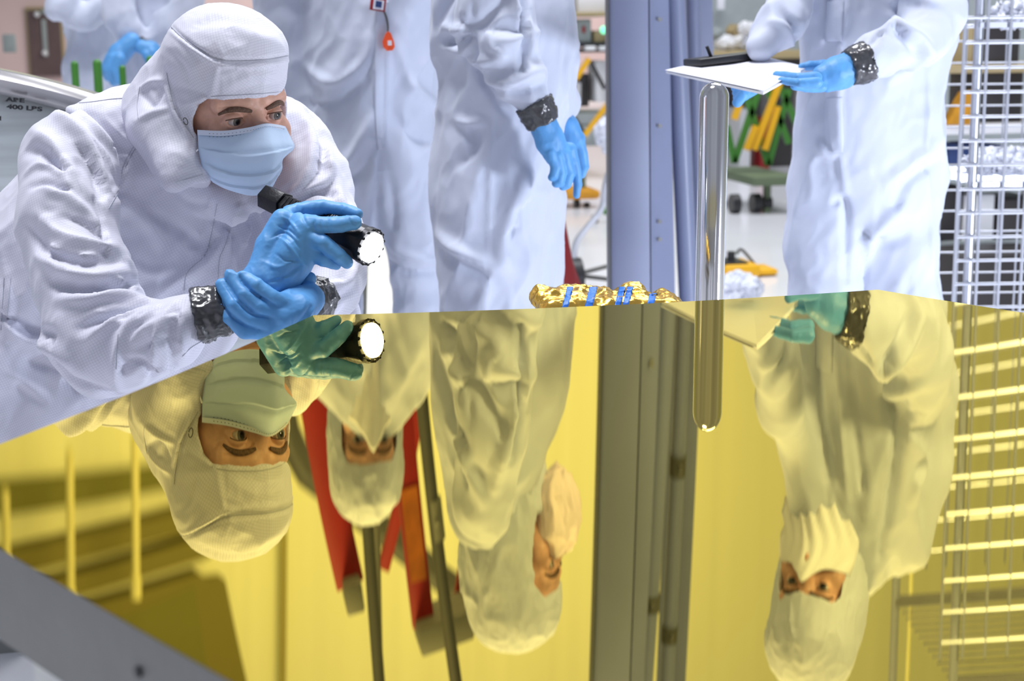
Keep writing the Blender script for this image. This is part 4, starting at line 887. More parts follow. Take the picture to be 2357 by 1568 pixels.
# person 4: reading the board, head bowed
Y4 = 1.85
P4 = figure('person in white coverall with bowed head reading papers held in both blue gloves', D(1990, 640, Y4) * (1, 1, 0) + (0, 0, FLOOR), (.44, 1.40, FLOOR), (1.32, 2.2, .86),
    [(pts(Dd(Y4, [(2000, 420, 165), (2000, 300, 168), (2010, 120, 165), (2010, 20, 163)]) + Mm(Y4, [(1995, 800, 160), (1995, 1000, 150), (1985, 1150, 125), (1960, 1240, 85), (1925, 1290, 52)])), .05, ((0, 1, 0), .8)),
     (pts(Mm(Y4 - .02, [(2080, 1225, 68), (2120, 1080, 74), (2128, 900, 72)]) + [('D', 2150, 20, 1.66, 66), ('D', 2130, 85, 1.62, 62), ('D', 2060, 105, 1.58, 52), ('D', 1998, 140, 1.56, 44)]), .015, None),
     (pts(Mm(Y4 - .02, [(1875, 1180, 55), (1850, 1000, 55)]) + [('D', 1828, -30, Y4 - .08, 52), ('D', 1800, 50, Y4 - .13, 50), ('D', 1745, 108, Y4 - .16, 36)]), .015, None),
     (pts(Dd(Y4, [(1905, 420, 90), (1898, 560, 84), (1895, 690, 76), (1895, 980, 60)])), .025, None), (pts(Dd(Y4, [(2065, 420, 105), (2062, 560, 100), (2060, 690, 96), (2060, 980, 66)])), .025, None)],
    [('D', [(1945, -20), (1938, 100), (1930, 220), (1935, 340), (1945, 440)], .008, .006), ('D', [(1905, -20), (1900, 120), (1895, 240), (1900, 340)], .007, -.005), ('D', [(1918, 470), (1940, 462), (1948, 500), (1950, 640)], .009, -.012), ('D', [(2040, 30), (2075, 60), (2120, 90), (2150, 130)], .010, .013), ('D', [(2050, 50), (2080, 85), (2110, 120)], .009, -.011), ('D', [(2000, 105), (2050, 70), (2100, 60)], .009, -.008), ('D', [(2030, 185), (2090, 160), (2170, 110)], .012, .008),
     ('D', [(2150, 340), (2100, 370), (2040, 420)], .014, .010), ('D', [(2160, 370), (2090, 420), (2060, 470)], .012, -.008), ('D', [(2132, 140), (2138, 250), (2130, 350), (2140, 460), (2150, 640)], .006, .005), ('D', [(1880, 330), (1900, 350), (1940, 350)], .012, .008), ('D', [(2080, 480), (2010, 540), (1990, 600)], .014, .010), ('D', [(2090, 540), (2040, 560), (1990, 540)], .012, -.008),
     ('D', [(1790, 20), (1830, 70), (1838, 110)], .010, -.012), ('D', [(1770, 50), (1810, 60), (1830, 100)], .010, .010),
     ('M', [(2000, 790), (2030, 860), (2060, 900), (2140, 870)], .012, .013), ('M', [(2040, 900), (2060, 960), (2120, 960)], .012, -.012), ('M', [(2080, 900), (2060, 1100), (2030, 1280)], .012, -.018), ('M', [(2090, 1000), (2120, 1060), (2100, 1150)], .012, .014), ('M', [(1870, 740), (1880, 900), (1910, 1100)], .010, -.012), ('M', [(1920, 720), (1930, 900), (1950, 1150)], .008, .008), ('M', [(1960, 720), (1960, 900), (1990, 1150)], .008, -.006), ('M', [(2050, 1000), (2010, 1100), (1990, 1200)], .014, .010)], 51, h=.006, flaps=[([(1903, 2), (1901, 40), (1899, 70), (1898, 95)], [(1942, 2), (1940, 40), (1938, 70), (1937, 95)]), ([(1902, 225), (1903, 270), (1908, 320), (1915, 350)], [(1940, 225), (1941, 270), (1942, 320), (1940, 350)])])
c4 = M(1878, 1412, Y4 - .05) ; fr4 = hooded_head(P4, c4, (-.52, -.60, -.58), op=[(-.056, .002), (.056, .002), (.066, -.012), (.066, -.05), (.055, -.11), (-.055, -.11), (-.066, -.05), (-.066, -.012)], sc=1.04, drape=[(c4 + (.02, .03, -.06), c4 + (.06, .06, -.13), .085, .08)], seed=8)
veil(P4, fr4, 'veil', .13, 1.0, 1)
tape_on(P4, ('D', 1996, 142, 1.55, 49), ('D', 1952, 157, 1.548, 42), 7)
tape_on(P4, ('D', 1746, 118, Y4 - .12, 19), ('D', 1732, 132, Y4 - .13, 17), 8)
yh = 1.55
Nn = D(1757, 213, 1.31); Rr = D(1857, 157, 1.61); Ll = D(1533, 164, 1.66); Bb = D(1745, 131, 1.76)
bn = np.cross(Rr - Nn, Ll - Nn); bn /= np.linalg.norm(bn)
def onboard(px, py, lift):
    '''depth of the board plane along a sight line'''
    d = ray(px, py); P = CAM + d * (((Nn - CAM) @ bn) / (d @ bn)); return P[1] + lift
ob = lambda x, y, r, l=-.03: ('D', x, y, min(onboard(x, y, l), 1.6), r)
hand(P4, [[ob(1878, 178, 14), ob(1838, 179, 11), ob(1802, 174, 10), ob(1786, 172, 8)], [ob(1880, 190, 13, -.02), ob(1842, 191, 10.5, -.02), ob(1810, 187, 9, -.02), ob(1798, 185, 8, -.02)], Dd(yh - .03, [(1890, 200, 13), (1855, 202, 11), (1828, 198, 9)]), [ob(1895, 152, 15), ob(1866, 151, 11), ob(1845, 154, 9)]],
     [Dd(yh, [(1962, 152, 36), (1922, 168, 36), (1892, 176, 26)]), Dd(yh, [(1945, 180, 24), (1905, 195, 18)])], 3, .0022)
hand(P4, [Dd(1.61 - .012 * i, [(1722 - 4 * i, 192 + 9 * i, 13), (1706 - 3 * i, 206 + 10 * i, 11.5), (1692 + 2 * i, 203 + 11 * i, 10)]) for i in range(4)], [Dd(1.64, [(1745, 186, 20), (1726, 200, 22), (1712, 216, 17)])], 9, .0022)
boots(P4, [(D(1895, 900, Y4)[0], Y4, -.3, -1), (D(2060, 900, Y4)[0], Y4, .2, -1)])
# board with papers
BRD = empty('clipboard', Nn, 'flat board with white papers held level by two blue gloves', 'clipboard')
mb = MB(); mb.prism([Nn, Rr, Bb, Ll], (0, 0, -.004)); mb.build('board', MT['white_paint'], BRD, 30)
rows = [[Ll * (1 - t) + Bb * t + (0, 0, .003 + .002 * math.sin(7 * t)) for t in np.linspace(-.01, 1, 6)], [(Ll + Nn) / 2 * (1 - t) + (Rr + Bb) / 2 * t + (0, 0, .003 + .001 * math.sin(9 * t)) for t in np.linspace(0, 1, 6)], [Nn * (1 - t) + Rr * t + (0, -.001, .003 + .0015 * math.sin(6 * t)) for t in np.linspace(0, 1, 6)]]
patch('paper_sheet', rows, MT['paper'], BRD, .0008, 3, 4)
k1 = D(1592, 155, 1.66); k2 = D(1742, 136, 1.74)
TB = empty('black_case', k1, 'thin black case lying along the far edge of the held papers', 'case'); mb = MB(); mb.bar(k1 + (0, 0, .009), k2 + (0, 0, .009), .05, .014, bev=.003); mb.build('case', MT['black_plastic'], TB); 
mb = MB(); mb.cyl(k1 * .7 + k2 * .3 + (0, 0, .012), k1 * .72 + k2 * .28 + (-.008, 0, .036), .0035, n=10); PN = mb.build('black_pen', MT['black_plastic'], None); tag(PN, 'short black pen standing up on the thin black case', 'pen')

# persons 5 and 6: far behind, upper left
def far_person(label, cx, Y, seed, arms, wid):
    P = figure(label, D(cx, 200, Y) * (1, 1, 0) + (0, 0, FLOOR), D(cx - 150, 0, Y) * (1, 1, 0) + (0, -.5, FLOOR), D(cx + 190, 0, Y) * (1, 1, 0) + (0, .5, .62),
        [(pts(Dd(Y, [(cx, 330, wid), (cx, 150, wid * .95), (cx + 4, 60, wid * .85), (cx + 5, -60, wid), (cx + 5, -100, wid * .7)])), .06, None), (pts(Dd(Y, [(cx + 5, -100, wid * .5), (cx + 5, -150, wid * .35)])), .04, None),
         (pts(Dd(Y, [(cx - wid * .45, 300, wid * .55), (cx - wid * .45, 620, wid * .4)])), .04, None), (pts(Dd(Y, [(cx + wid * .45, 300, wid * .55), (cx + wid * .45, 620, wid * .4)])), .04, None)] + [(pts(a), .02, None) for a in arms], None, seed, h=.011, amp=.014, scale=.13)
    c = D(cx + 5, -185, Y); hooded_head(P, c, (.2, -1, -.1), seed=seed, eyes=False, skin_h=.006); return P
P5 = far_person('person in white coverall far behind at upper left, nearest the brown door', 215, 5.6, 61, [Dd(5.4, [(150, -70, 34), (140, 10, 36), (190, 40, 30), (250, 10, 26)])], 68)
P6 = far_person('person in white coverall far behind with a lowered blue glove beside the bowed hood', 340, 5.2, 63, [Dd(5.0, [(270, -60, 34), (275, 30, 36), (300, 75, 32), (318, 92, 24)]), Dd(5.0, [(420, -50, 34), (430, 20, 34), (390, 60, 34), (345, 100, 24)])], 70)
tape_on(P6, ('D', 312, 82, 4.98, 18), ('D', 298, 98, 4.98, 16), 2); tape_on(P6, ('D', 338, 98, 4.94, 19), ('D', 324, 112, 4.93, 18), 3)
hand(P6, [Dd(4.9, [(262, 135, 15), (252, 162, 14), (262, 188, 11)]), Dd(4.88, [(275, 135, 14), (268, 165, 12), (272, 186, 10)]), Dd(4.92, [(255, 135, 14), (244, 158, 12), (248, 178, 10)])], [Dd(4.93, [(303, 96, 21), (275, 124, 25), (258, 150, 22)])], 3, .005)
hand(P6, [Dd(4.9, [(350, 120, 12), (362, 135, 11), (366, 152, 9)]), Dd(4.9, [(338, 125, 12), (346, 142, 11)])], [Dd(4.92, [(325, 108, 17), (350, 112, 17), (362, 125, 15)])], 5, .005)

# ------------------------------------------------------------------ steel vessel at the left with lettering
DY = 1.78; pc = D(-470, 118, DY); SX = mpp(pc)
VS = empty('metal_vessel', (pc[0], DY + .5, FLOOR), 'large shiny grey metal vessel with black stencilled letters at the left edge', 'vessel')
prof = []
for t in np.linspace(0, 1, 60):
    xe = pc[0] + .95 + .17 - (1 - t) * 2.2; u_ = xe - pc[0]; bz_ = pc[2] - FLOOR; z_e = FLOOR + bz_ * math.sqrt(max(0, 1 - (u_ / 1.36) ** 2)) ** .9
    for xc, w_, sg in ((pc[0] + .80, .32, 1), (pc[0] - .70, .38, -1)):
        if (xe - xc) * sg > 0: z_e = FLOOR + (z_e - FLOOR) * math.sqrt(max(0, 1 - ((xe - xc) / w_) ** 2))
    prof.append((xe, z_e))
ctr = np.array([pc[0], FLOOR + .3])
def ringv(mb, s, y): return [mb.bm.verts.new((ctr[0] + (x - ctr[0]) * s, y, max(FLOOR, ctr[1] + (z - ctr[1]) * s))) for x, z in prof]
mb = MB(); rs = [ringv(mb, s, y) for s, y in ((.30, DY - .02), (.60, DY - .018), (.88, DY - .0), (.945, DY + .018), (.955, DY + .03))]
for a, b in zip(rs, rs[1:]):
    for i in range(len(a) - 1): mb.bm.faces.new((a[i], a[i + 1], b[i + 1], b[i]))
mb.bm.faces.new(rs[0]); mb.build('end_plate', MT['drum'], VS, 50)
mb = MB(); rs = [ringv(mb, s, y) for s, y in ((.955, DY + .0), (.965, DY - .014), (.985, DY - .02), (1.0, DY - .005), (1.003, DY + .03), (.985, DY + .05), (.97, DY + .06), (.97, DY + .34))]
for a, b in zip(rs, rs[1:]):
    for i in range(len(a) - 1): mb.bm.faces.new((a[i], a[i + 1], b[i + 1], b[i]))
mb.build('rim', MT['rim'], VS, 50)
mb = MB()
for y in (DY + .30,):
    rs = [ringv(mb, s, y_) for s, y_ in ((.97, y - .02), (.99, y - .02), (.99, y + .02), (.97, y + .02))]
    for a, b in zip(rs, rs[1:]):
        for i in range(len(a) - 1): mb.bm.faces.new((a[i], a[i + 1], b[i + 1], b[i]))
mb.build('hoop', MT['rim'], VS, 50)
def text(body, p, size, m, parent=None, rot=(math.pi / 2, 0, 0), name='lettering', roll=0.0, bold=.0, align='RIGHT', xs=1.0):
    cu = bpy.data.curves.new(name, 'FONT'); cu.body = body; cu.size = size; cu.extrude = .0006; cu.offset = bold; cu.align_x = align
    t_ = bpy.data.objects.new(name, cu); COL.objects.link(t_); bpy.context.view_layer.update()
    me = bpy.data.meshes.new_from_object(t_); bpy.data.objects.remove(t_); o = link(name, me, MT[m])
    mw = Matrix.Translation(V(p)) @ Matrix.Rotation(rot[2], 4, 'Z') @ Matrix.Rotation(roll, 4, 'Y') @ Matrix.Rotation(rot[0], 4, 'X') @ Matrix.Diagonal((xs, 1, 1, 1)); me.transform(mw)
    if parent is not None: keep(o, parent)
    return o
ty = DY - .0215
for body, x, y, hpx in (('ARE', 56, 236, 13), ('400 LBS', 97, 256, 13.5), ('H', 3, 277, 13)):
    text(body, D(x, y, ty), hpx * mpp(D(x, y, ty)) * 1.0, 'decal', VS, roll=.10, bold=.0006, xs=1.75)
text('H', D(10, 556, ty), 30 * mpp(D(5, 550, ty)), 'decal', VS, roll=.05, bold=.001)
# white label low on the vessel
lb = D(5, 985, 1.95); LBL = empty('white_label', lb, 'white label with black letters low at the left picture edge', 'label'); mb = MB(); mb.box(D(-12, 985, 1.96), (.075, .003, .055), Matrix.Rotation(.1, 3, 'Y'), .001); mb.build('plate', MT['paper'], LBL); text('as', D(28, 1004, 1.955), 44 * mpp(lb), 'decal', LBL, roll=.08, bold=.001)
mb = MB(); mb.box(D(-12, 985, 1.98), (.10, .02, .16)); mb.box(D(-12, 985, 1.98) * (1, 1, 0) + (0, .0, FLOOR + .25), (.08, .02, .5)); mb.build('backing_post', MT['grey_paint'], LBL)

# ------------------------------------------------------------------ ladders and poles seen in the mirror
def bar2(name, a, b, w, d, m, e, bev=.003): mb = MB(); mb.bar(a, b, w, d, up=(0, 1, 0), bev=bev); return mb.build(name, MT[m], e)
def to_floor(a, b, z0): return a + (b - a) * ((z0 - a[2]) / (b[2] - a[2]))
LY = 3.4
def ladder(label, rails, cap, steps, lab=None):
    e = empty('step_ladder', rails[0][0] * (1, 1, 0) + (0, 0, FLOOR), label, 'ladder', None)
    for a, b, w in rails:
        f0 = to_floor(a, b, FLOOR + .03); mb = MB(); mb.bar(f0, b, w, .03, up=(0, 1, 0), bev=.003); r_ = mb.build('rail', MT['red'], e)
        mb = MB(); mb.box(f0 + (0, 0, -.01), (w * 1.2, .05, .05), bev=.005); mb.build('foot', MT['black_plastic'], r_)
        for t0, t1 in (lab or ()):
            mb = MB(); mb.bar(f0 + (b - f0) * t0 + (0, -.017, 0), f0 + (b - f0) * t1 + (0, -.017, 0), w * .75, .002, up=(0, 1, 0)); mb.build('warning_label', MT['orange_label'], r_)
    bar2('top_cap', cap[0], cap[1], .07, .16, 'cap', e, .008)
    A_, B_ = rails[0], rails[1]
    for k in range(steps):
        z = FLOOR + .3 + .3 * k; a = to_floor(A_[0], A_[1], z); b = to_floor(B_[0], B_[1], z)
        if k % 1 == 0: bar2('step', a + (0, .03 , 0), a * .85 + b * .15 + (0, .25, 0), .03, .06, 'cap', e)
    return e
r1a, r1b = M(925, 960, LY), M(975, 1440, LY); r2b = M(1058, 1395, LY + .1); r2a = D(1303, 610, LY + .3)
ladder('red step ladder with orange labels, its mirrored top cap lowest of the ladders', [(r1a, r1b, .068), (r2a, r2b, .045)], (M(958, 1458, LY), M(1078, 1415, LY)), 5, ((.50, .62), (.66, .80), (.86, .95)))
q1a, q1b = M(712, 850, LY), M(806, 1345, LY); q2a, q2b = M(928, 1120, LY + .5), M(882, 1310, LY + .5)
ladder('plain red step ladder mirrored left of the face of the standing person', [(q1a, q1b, .085), (q2a, q2b, .038)], (M(790, 1362, LY), M(830, 1350, LY)), 4)
def pole(label, a, b, r, coup, m='pipe'):
    f0 = to_floor(a, b, FLOOR); t0 = to_floor(a, b, 2.2); e = empty('support_pole', f0, label, 'pole'); mb = MB(); mb.cyl(f0, t0, r); mb.build('tube', MT[m], e)
    for c_ in coup: d = (b - a) / np.linalg.norm(b - a); mb = MB(); mb.cyl(c_ - d * .04, c_ + d * .04, r * 1.15); mb.sph(c_ + (0, -r, 0), r * .5, n=10); mb.build('clamp', MT['cap'], e)
    mb = MB(); mb.cyl(f0, f0 + (0, 0, .012), .08); mb.build('foot_plate', MT['cap'], e)
pole('dark grey pole whose mirror image ends under the standing hooded head', M(846, 1205, 3.0), M(872, 1560, 3.0), .0165, ())
pole('leaning dark grey pole with a clamp, mirrored right of the orange labelled ladder', M(968, 880, 3.0), M(1048, 1560, 3.0), .0175, (M(1004, 1195, 3.0),))
pole('slim dark pole standing on the floor behind the flashlight sleeve', D(835, 640, 3.3), D(838, 500, 3.3), .014, (), 'cap')
e = empty('overhead_pipe', M(690, 1060, 9), 'long dark overhead pipe crossing behind the ladders in the mirror', 'pipe')
mb = MB(); mb.tube([M(655, 940, 9), M(668, 1010, 9), M(700, 1075, 9), M(780, 1140, 9), M(900, 1235, 9), M(1085, 1385, 9)], [.07] * 6); mb.build('pipe', MT['pipe'], e)
e = empty('hanging_cable', M(2095, 1310, 2.6), 'pale cable hanging above the bowed person seen only in the mirror', 'cable'); mb = MB(); mb.tube([M(2098, 1290, 2.6), M(2096, 1400, 2.6), M(2088, 1570, 2.6), M(2080, 1800, 2.6)], .006); mb.build('cable', MT['beam_pale'], e)

# ------------------------------------------------------------------ wire mesh cage at the right
CG = empty('wire_cage', D(2194, 690, 2.0) * (1, 1, 0) + (0, 0, FLOOR), 'tall silver wire mesh cage cart standing at the right edge', 'cage')
u0 = D(2196, 640, 2.0); u1 = M(2163, 1520, 2.0); topz = u1[2]
gx = np.array([.985, -.17, 0.]); cell = 52 * mpp(u0); up_ = (u1 - u0) / (u1[2] - u0[2])
def gp(i, z, off=np.zeros(3)): return u0 + off + gx * cell * i + up_ * (z - u0[2])
ctop = gp(0, topz)[2]; cb = FLOOR + .12
nv = 13; zs = [D(2205, y, 2.0)[2] for y in (654, 600, 546, 489, 436, 380, 324, 268, 212, 154, 99, 41)]; dz = (zs[-1] - zs[0]) / 11; z_ = zs[0]
while z_ - dz > cb: z_ -= dz
zz = [z_ + dz * k for k in range(int((ctop - z_) / dz) + 1)]
def panel(name, off, n, r):
    e = empty('mesh_panel', gp(0, cb, off)); keep(e, CG); mb = MB()
    for i in range(n): mb.cyl(gp(i * 1.0, cb, off), gp(i, ctop, off), r, n=8)
    for z in zz: mb.cyl(gp(0, z, off), gp(n - 1, z, off), r, n=8)
    o = mb.build(name, MT['chrome'], e); return e
def panel_mesh(off, n, r, dirv):
    mb = MB()
    for i in range(n): b0 = u0 + off + dirv * cell * i; mb.cyl(b0 + up_ * (cb - u0[2]), b0 + up_ * (ctop - u0[2]), r, n=8)
    for z in zz: p = u0 + off + up_ * (z - u0[2]); mb.cyl(p, p + dirv * cell * (n - 1), r, n=8)
    return mb.build('mesh_panel', MT['chrome'], CG)
gy = np.array([.17, .985, 0.])
panel_mesh(np.zeros(3), nv, .0040, gx); panel_mesh(gy * .52 + gx * .02, nv, .0026, gx)
for i, o_, r in ((0.75, gy * .02, .011), (nv - 1, gy * .02, .011), (0.75, gy * .50, .011), (nv - 1, gy * .5, .011)):
    mb = MB(); mb.cyl(gp(i, FLOOR + .1, o_), gp(i, ctop + .25, o_), r, n=16); mb.build('post', MT['chrome'], CG)
    mb = MB(); p = gp(i, FLOOR + .05, o_); mb.cyl(p - (.015, 0, 0), p + (.015, 0, 0), .05, n=20); mb.build('caster', MT['black_plastic'], CG)
for z, m in ((-.60, 'chrome'), (D(2300, 395, 2.3)[2], 'chrome'), (D(2335, 58, 2.25)[2], 'chrome'), (M(2260, 1478, 2.2)[2], 'grey_paint')):
    mb = MB()
    for k in range(14): mb.cyl(gp(.7, z, gy * (.02 + .037 * k)), gp(nv - 1, z, gy * (.02 + .037 * k)), .0025, n=6)
    mb.bar(gp(.7, z, gy * .02), gp(nv - 1, z, gy * .02), .03, .012); mb.bar(gp(.7, z, gy * .5), gp(nv - 1, z, gy * .5), .03, .012); mb.build('wire_shelf', MT[m], CG)
def thing_mesh(name, lab, cat, m, fn, group=None, smooth=40):
    mb = MB(); fn(mb); o = mb.build(name, MT[m], None, smooth); return tag(o, lab, cat, group)
def lumpy(name, lab, cat, m, c_, rad, seed, amp=.02):
    k = Clay(np.array(c_) - np.array(rad) * 1.3, np.array(c_) + np.array(rad) * 1.3, max(rad) / 22); k.ell(c_, rad); v, q = k.mesh(); v = crumple(v, q, amp, max(rad) * .5, seed, (1, 0, 0), 1.2); v = crumple(v, q, amp * .5, max(rad) * .2, seed + 2, (1, 0, 0), 1); return tag(tomesh(name, v, q, MT[m]), lab, cat)
zsh = D(2300, 395, 2.3)[2]
lumpy('plastic_bag', 'crumpled clear plastic bag lying on the cage shelf', 'bag', 'bright_plastic', D(2300, 375, 2.25) , (.09, .07, .025), 4)
lumpy('plastic_bag', 'crumpled clear plastic bag at the top right corner inside the cage', 'bag', 'bright_plastic', D(2345, 30, 2.25), (.06, .07, .022), 6)

# ------------------------------------------------------------------ floor clutter behind
def onfloor(px, py): d = ray(px, py); return CAM + d * (FLOOR - CAM[2]) / d[2]
# green scissor stand with yellow bars
SY = 9.5
SC = empty('scissor_stand', D(1740, 440, SY) * (1, 1, 0) + (0, 0, FLOOR), 'green scissor lift stand with yellow bars on a wheeled olive base', 'stand')
def b2(name, p, q_, w, m, e, Y, dy=0.0): a = D(*p, Y + dy); b = D(*q_, Y + dy); mb = MB(); mb.bar(a, b, w * mpp(a), .04, up=(0, 1, 0)); return mb.build(name, MT[m], e)
for p, q_ in (((1690, 375), (1750, 195)), ((1768, 380), (1715, 215)), ((1768, 380), (1815, 205)), ((1815, 330), (1760, 190)), ((1690, 375), (1672, 290)), ((1840, 300), (1790, 190))): b2('scissor_arm', p, q_, 13, 'green', SC, SY)
for p, q_ in (((1735, 345), (1800, 175)), ((1760, 345), (1790, 245)), ((1718, 345), (1740, 290)), ((1690, 275), (1702, 240))): b2('striped_bar', p, q_, 13, 'yellow', SC, SY, -.06)
mb = MB(); a = D(1685, 405, SY); b = D(1790, 405, SY); mb.box((a + b) / 2, (np.linalg.norm(b - a), .9, 20 * mpp(a)), bev=.01); mb.build('base', MT['olive'], SC)
for px in (1692, 1740, 1766): p = D(px, 432, SY - .3); mb = MB(); mb.cyl(p - (.03, 0, 0) + (0, 0, FLOOR + .07 - p[2]), p + (.03, 0, 0) + (0, 0, FLOOR + .07 - p[2]), .07 if px != 1766 else .045, n=20); mb.build('wheel', MT['black_plastic'], SC)
mb = MB(); p = D(1766, 418, SY - .3); mb.cyl(p, p * (1, 1, 0) + (0, 0, FLOOR), .03); mb.build('jack_leg', MT['olive'], SC)
BK = 11.5
def block(name, lab, cat, x0, y0, x1, y1, Y, dep, m, group=None, ground=False, bev=.01):
    a = D(x0, y0, Y); b = D(x1, y1, Y); z1 = FLOOR if ground else b[2]; mb = MB(); mb.box(((a[0] + b[0]) / 2, Y + dep / 2, (a[2] + z1) / 2), (abs(b[0] - a[0]), dep, abs(a[2] - z1)), bev=bev); return tag(mb.build(name, MT[m], None), lab, cat, group)
# bench between column and reader
e = empty('work_bench', D(1700, 300, BK) * (1, 1, 0) + (0, 0, FLOOR), 'tan topped bench heaped with white parts behind the tall column', 'bench')
for nm, x0, y0, x1, y1, m in (('bench_top', 1600, 118, 1860, 134, 'tan'), ('apron', 1605, 134, 1855, 160, 'dark_gap')):
    a = D(x0, y0, BK); b = D(x1, y1, BK); mb = MB(); mb.box(((a[0] + b[0]) / 2, BK + .5, (a[2] + b[2]) / 2), (b[0] - a[0], 1.0 if nm == 'bench_top' else .9, a[2] - b[2]), bev=.005); mb.build(nm, MT[m], e)
for x in (1612, 1848):
    for dy in (.08, .92): a = D(x, 160, BK); mb = MB(); mb.bar((a[0], BK + dy, a[2]), (a[0], BK + dy, FLOOR), .07, .07); mb.build('leg', MT['grey_paint'], e)
rg = np.random.default_rng(8)
heap = [(1668, 92, 20, 'white_paint'), (1700, 84, 24, 'white_paint'), (1732, 92, 22, 'bright_plastic'), (1690, 62, 16, 'tan'), (1720, 58, 18, 'white_paint'), (1758, 98, 16, 'red'), (1650, 60, 14, 'grey_box'), (1745, 66, 14, 'grey_box'), (1675, 112, 12, 'dark_gap'), (1712, 112, 12, 'dark_gap')]
names_ = ['low left bag', 'round middle bag', 'shiny right bag', 'tan upper bag', 'upper middle bag', 'small red bag', 'grey upper left bag', 'grey upper right bag', 'dark left bag', 'dark middle bag']
zt = D(1700, 118, BK)[2]
for i, (x, y, r, m) in enumerate(heap):
    p = D(x, y, BK + .25 + .5 * (i % 2)); rr = r * mpp(p); p = p * (1, 1, 0) + (0, 0, zt + rr * .85 + (rr * 1.9 if y < 70 else 0)); lumpy('parts_bag', names_[i] + ' in the heap on the tan topped bench', 'bag', m, p, (rr * 1.15, rr, rr * .9), 10 + i, rr * .16)
block('storage_cabinet', 'grey cabinet wall of drawers far behind the heaped bench', 'cabinet', 1560, -30, 1990, 330, 15.0, .6, 'grey_box', ground=True)
block('wall_sign', 'small white sheet high beside the tall column', 'sign', 1652, -5, 1668, 22, 14.85, .02, 'paper', bev=.002)
block('grey_crate', 'dark grey crate on the floor behind the scissor stand', 'crate', 1670, 175, 1830, 345, 12.8, .8, 'dark_gap', ground=True)
block('red_crate', 'dark red crate in front of the dark grey crate', 'crate', 1752, 270, 1772, 342, 12.0, .4, 'red', ground=True)
block('pale_crate', 'pale crate left of the dark red crate', 'crate', 1705, 250, 1728, 345, 12.0, .4, 'white_paint', ground=True)
# yellow floor tool with cable
p = onfloor(1705, 640); e = empty('floor_scrubber', p, 'yellow floor box with a black plug and grey cable', 'tool')
mb = MB(); s_ = mpp(p); mb.box(p + (0, .1, 17 * s_), (88 * s_, .28, 30 * s_), bev=.02); mb.box(p + (.09, .1, 10 * s_), (110 * s_, .2, 16 * s_), bev=.02); mb.build('body', MT['yellow'], e)
mb = MB(); mb.cyl(p + (-.02, .1, 34 * s_), p + (-.02, .1, 56 * s_), .022); mb.box(p + (-.03, .1, 33 * s_), (60 * s_, .2, 6 * s_)); mb.build('plug', MT['black_plastic'], e)
mb = MB(); cy = p[1] + .1; mb.tube(smooth_path([D(1695, 585, cy), D(1705, 574, cy), D(1722, 590, cy), D(1750, 625, cy), D(1775, 655, cy - .1), D(1797, 664, cy - .3), D(1835, 655, cy - .3)], 5), .008); mb.build('cable', MT['pipe'], e)
p = onfloor(1690, 700); lumpy('plastic_bag', 'clear plastic bag on the floor right of the steel post', 'bag', 'bright_plastic', p + (0, .0, .07), (.12, .10, .075), 33)
# hand truck
HY = 6.0; e = empty('hand_truck', D(1325, 660, HY) * (1, 1, 0) + (0, 0, FLOOR), 'bent chrome tube frame of a hand cart left of the column', 'cart')
mb = MB(); mb.tube(smooth_path([D(1440, 372, HY), D(1405, 392, HY), D(1393, 430, HY), D(1385, 480, HY), D(1350, 525, HY), D(1326, 560, HY), D(1321, 610, HY), D(1323, 700, HY)], 6), .016); mb.build('bent_tube', MT['chrome'], e)
for p, q_ in (((1318, 634), (1440, 602)), ((1308, 632), (1440, 648))): a = D(*p, HY); b = D(*q_, HY + .1); mb = MB(); mb.cyl(a, b, .011); mb.build('cross_tube', MT['pipe'], e)
p = D(1322, 700, HY); mb = MB(); mb.cyl((p[0] - .03, HY, FLOOR + .1), (p[0] + .03, HY, FLOOR + .1), .1); mb.build('wheel', MT['black_plastic'], e); mb = MB(); mb.cyl(p, (p[0], HY, FLOOR + .1), .014); mb.build('axle_tube', MT['chrome'], e)
# amber stool base with caster
p = onfloor(1335, 478); s_ = mpp(p); e = empty('roller_stool', p, 'amber plate on casters beside the pointing glove', 'stool')
mb = MB(); mb.box(p + (0, .1, 32 * s_), (84 * s_, .4, 22 * s_), bev=.03); mb.build('plate', MT['amber'], e); mb = MB(); mb.cyl(p + (.05, .1, 40 * s_), p + (.05, .1, 75 * s_), .02); mb.build('stem', MT['olive'], e)
for dx, r in ((-8, 10), (16, 6)): mb = MB(); mb.cyl(p + (dx * s_ - .02, 0, r * s_), p + (dx * s_ + .02, 0, r * s_), r * s_); mb.build('caster', MT['black_plastic'], e)
p = onfloor(1395, 512); e = empty('green_wheel_stand', p, 'small green wheeled foot just left of the column', 'caster'); s_ = mpp(p); mb = MB(); mb.sph(p + (0, 0, 26 * s_), 9 * s_); mb.build('bracket', MT['green'], e); mb = MB(); mb.cyl(p + (-.1, 0, 9 * s_), p + (-.06, 0, 9 * s_), 9 * s_); mb.build('wheel', MT['pipe'], e)
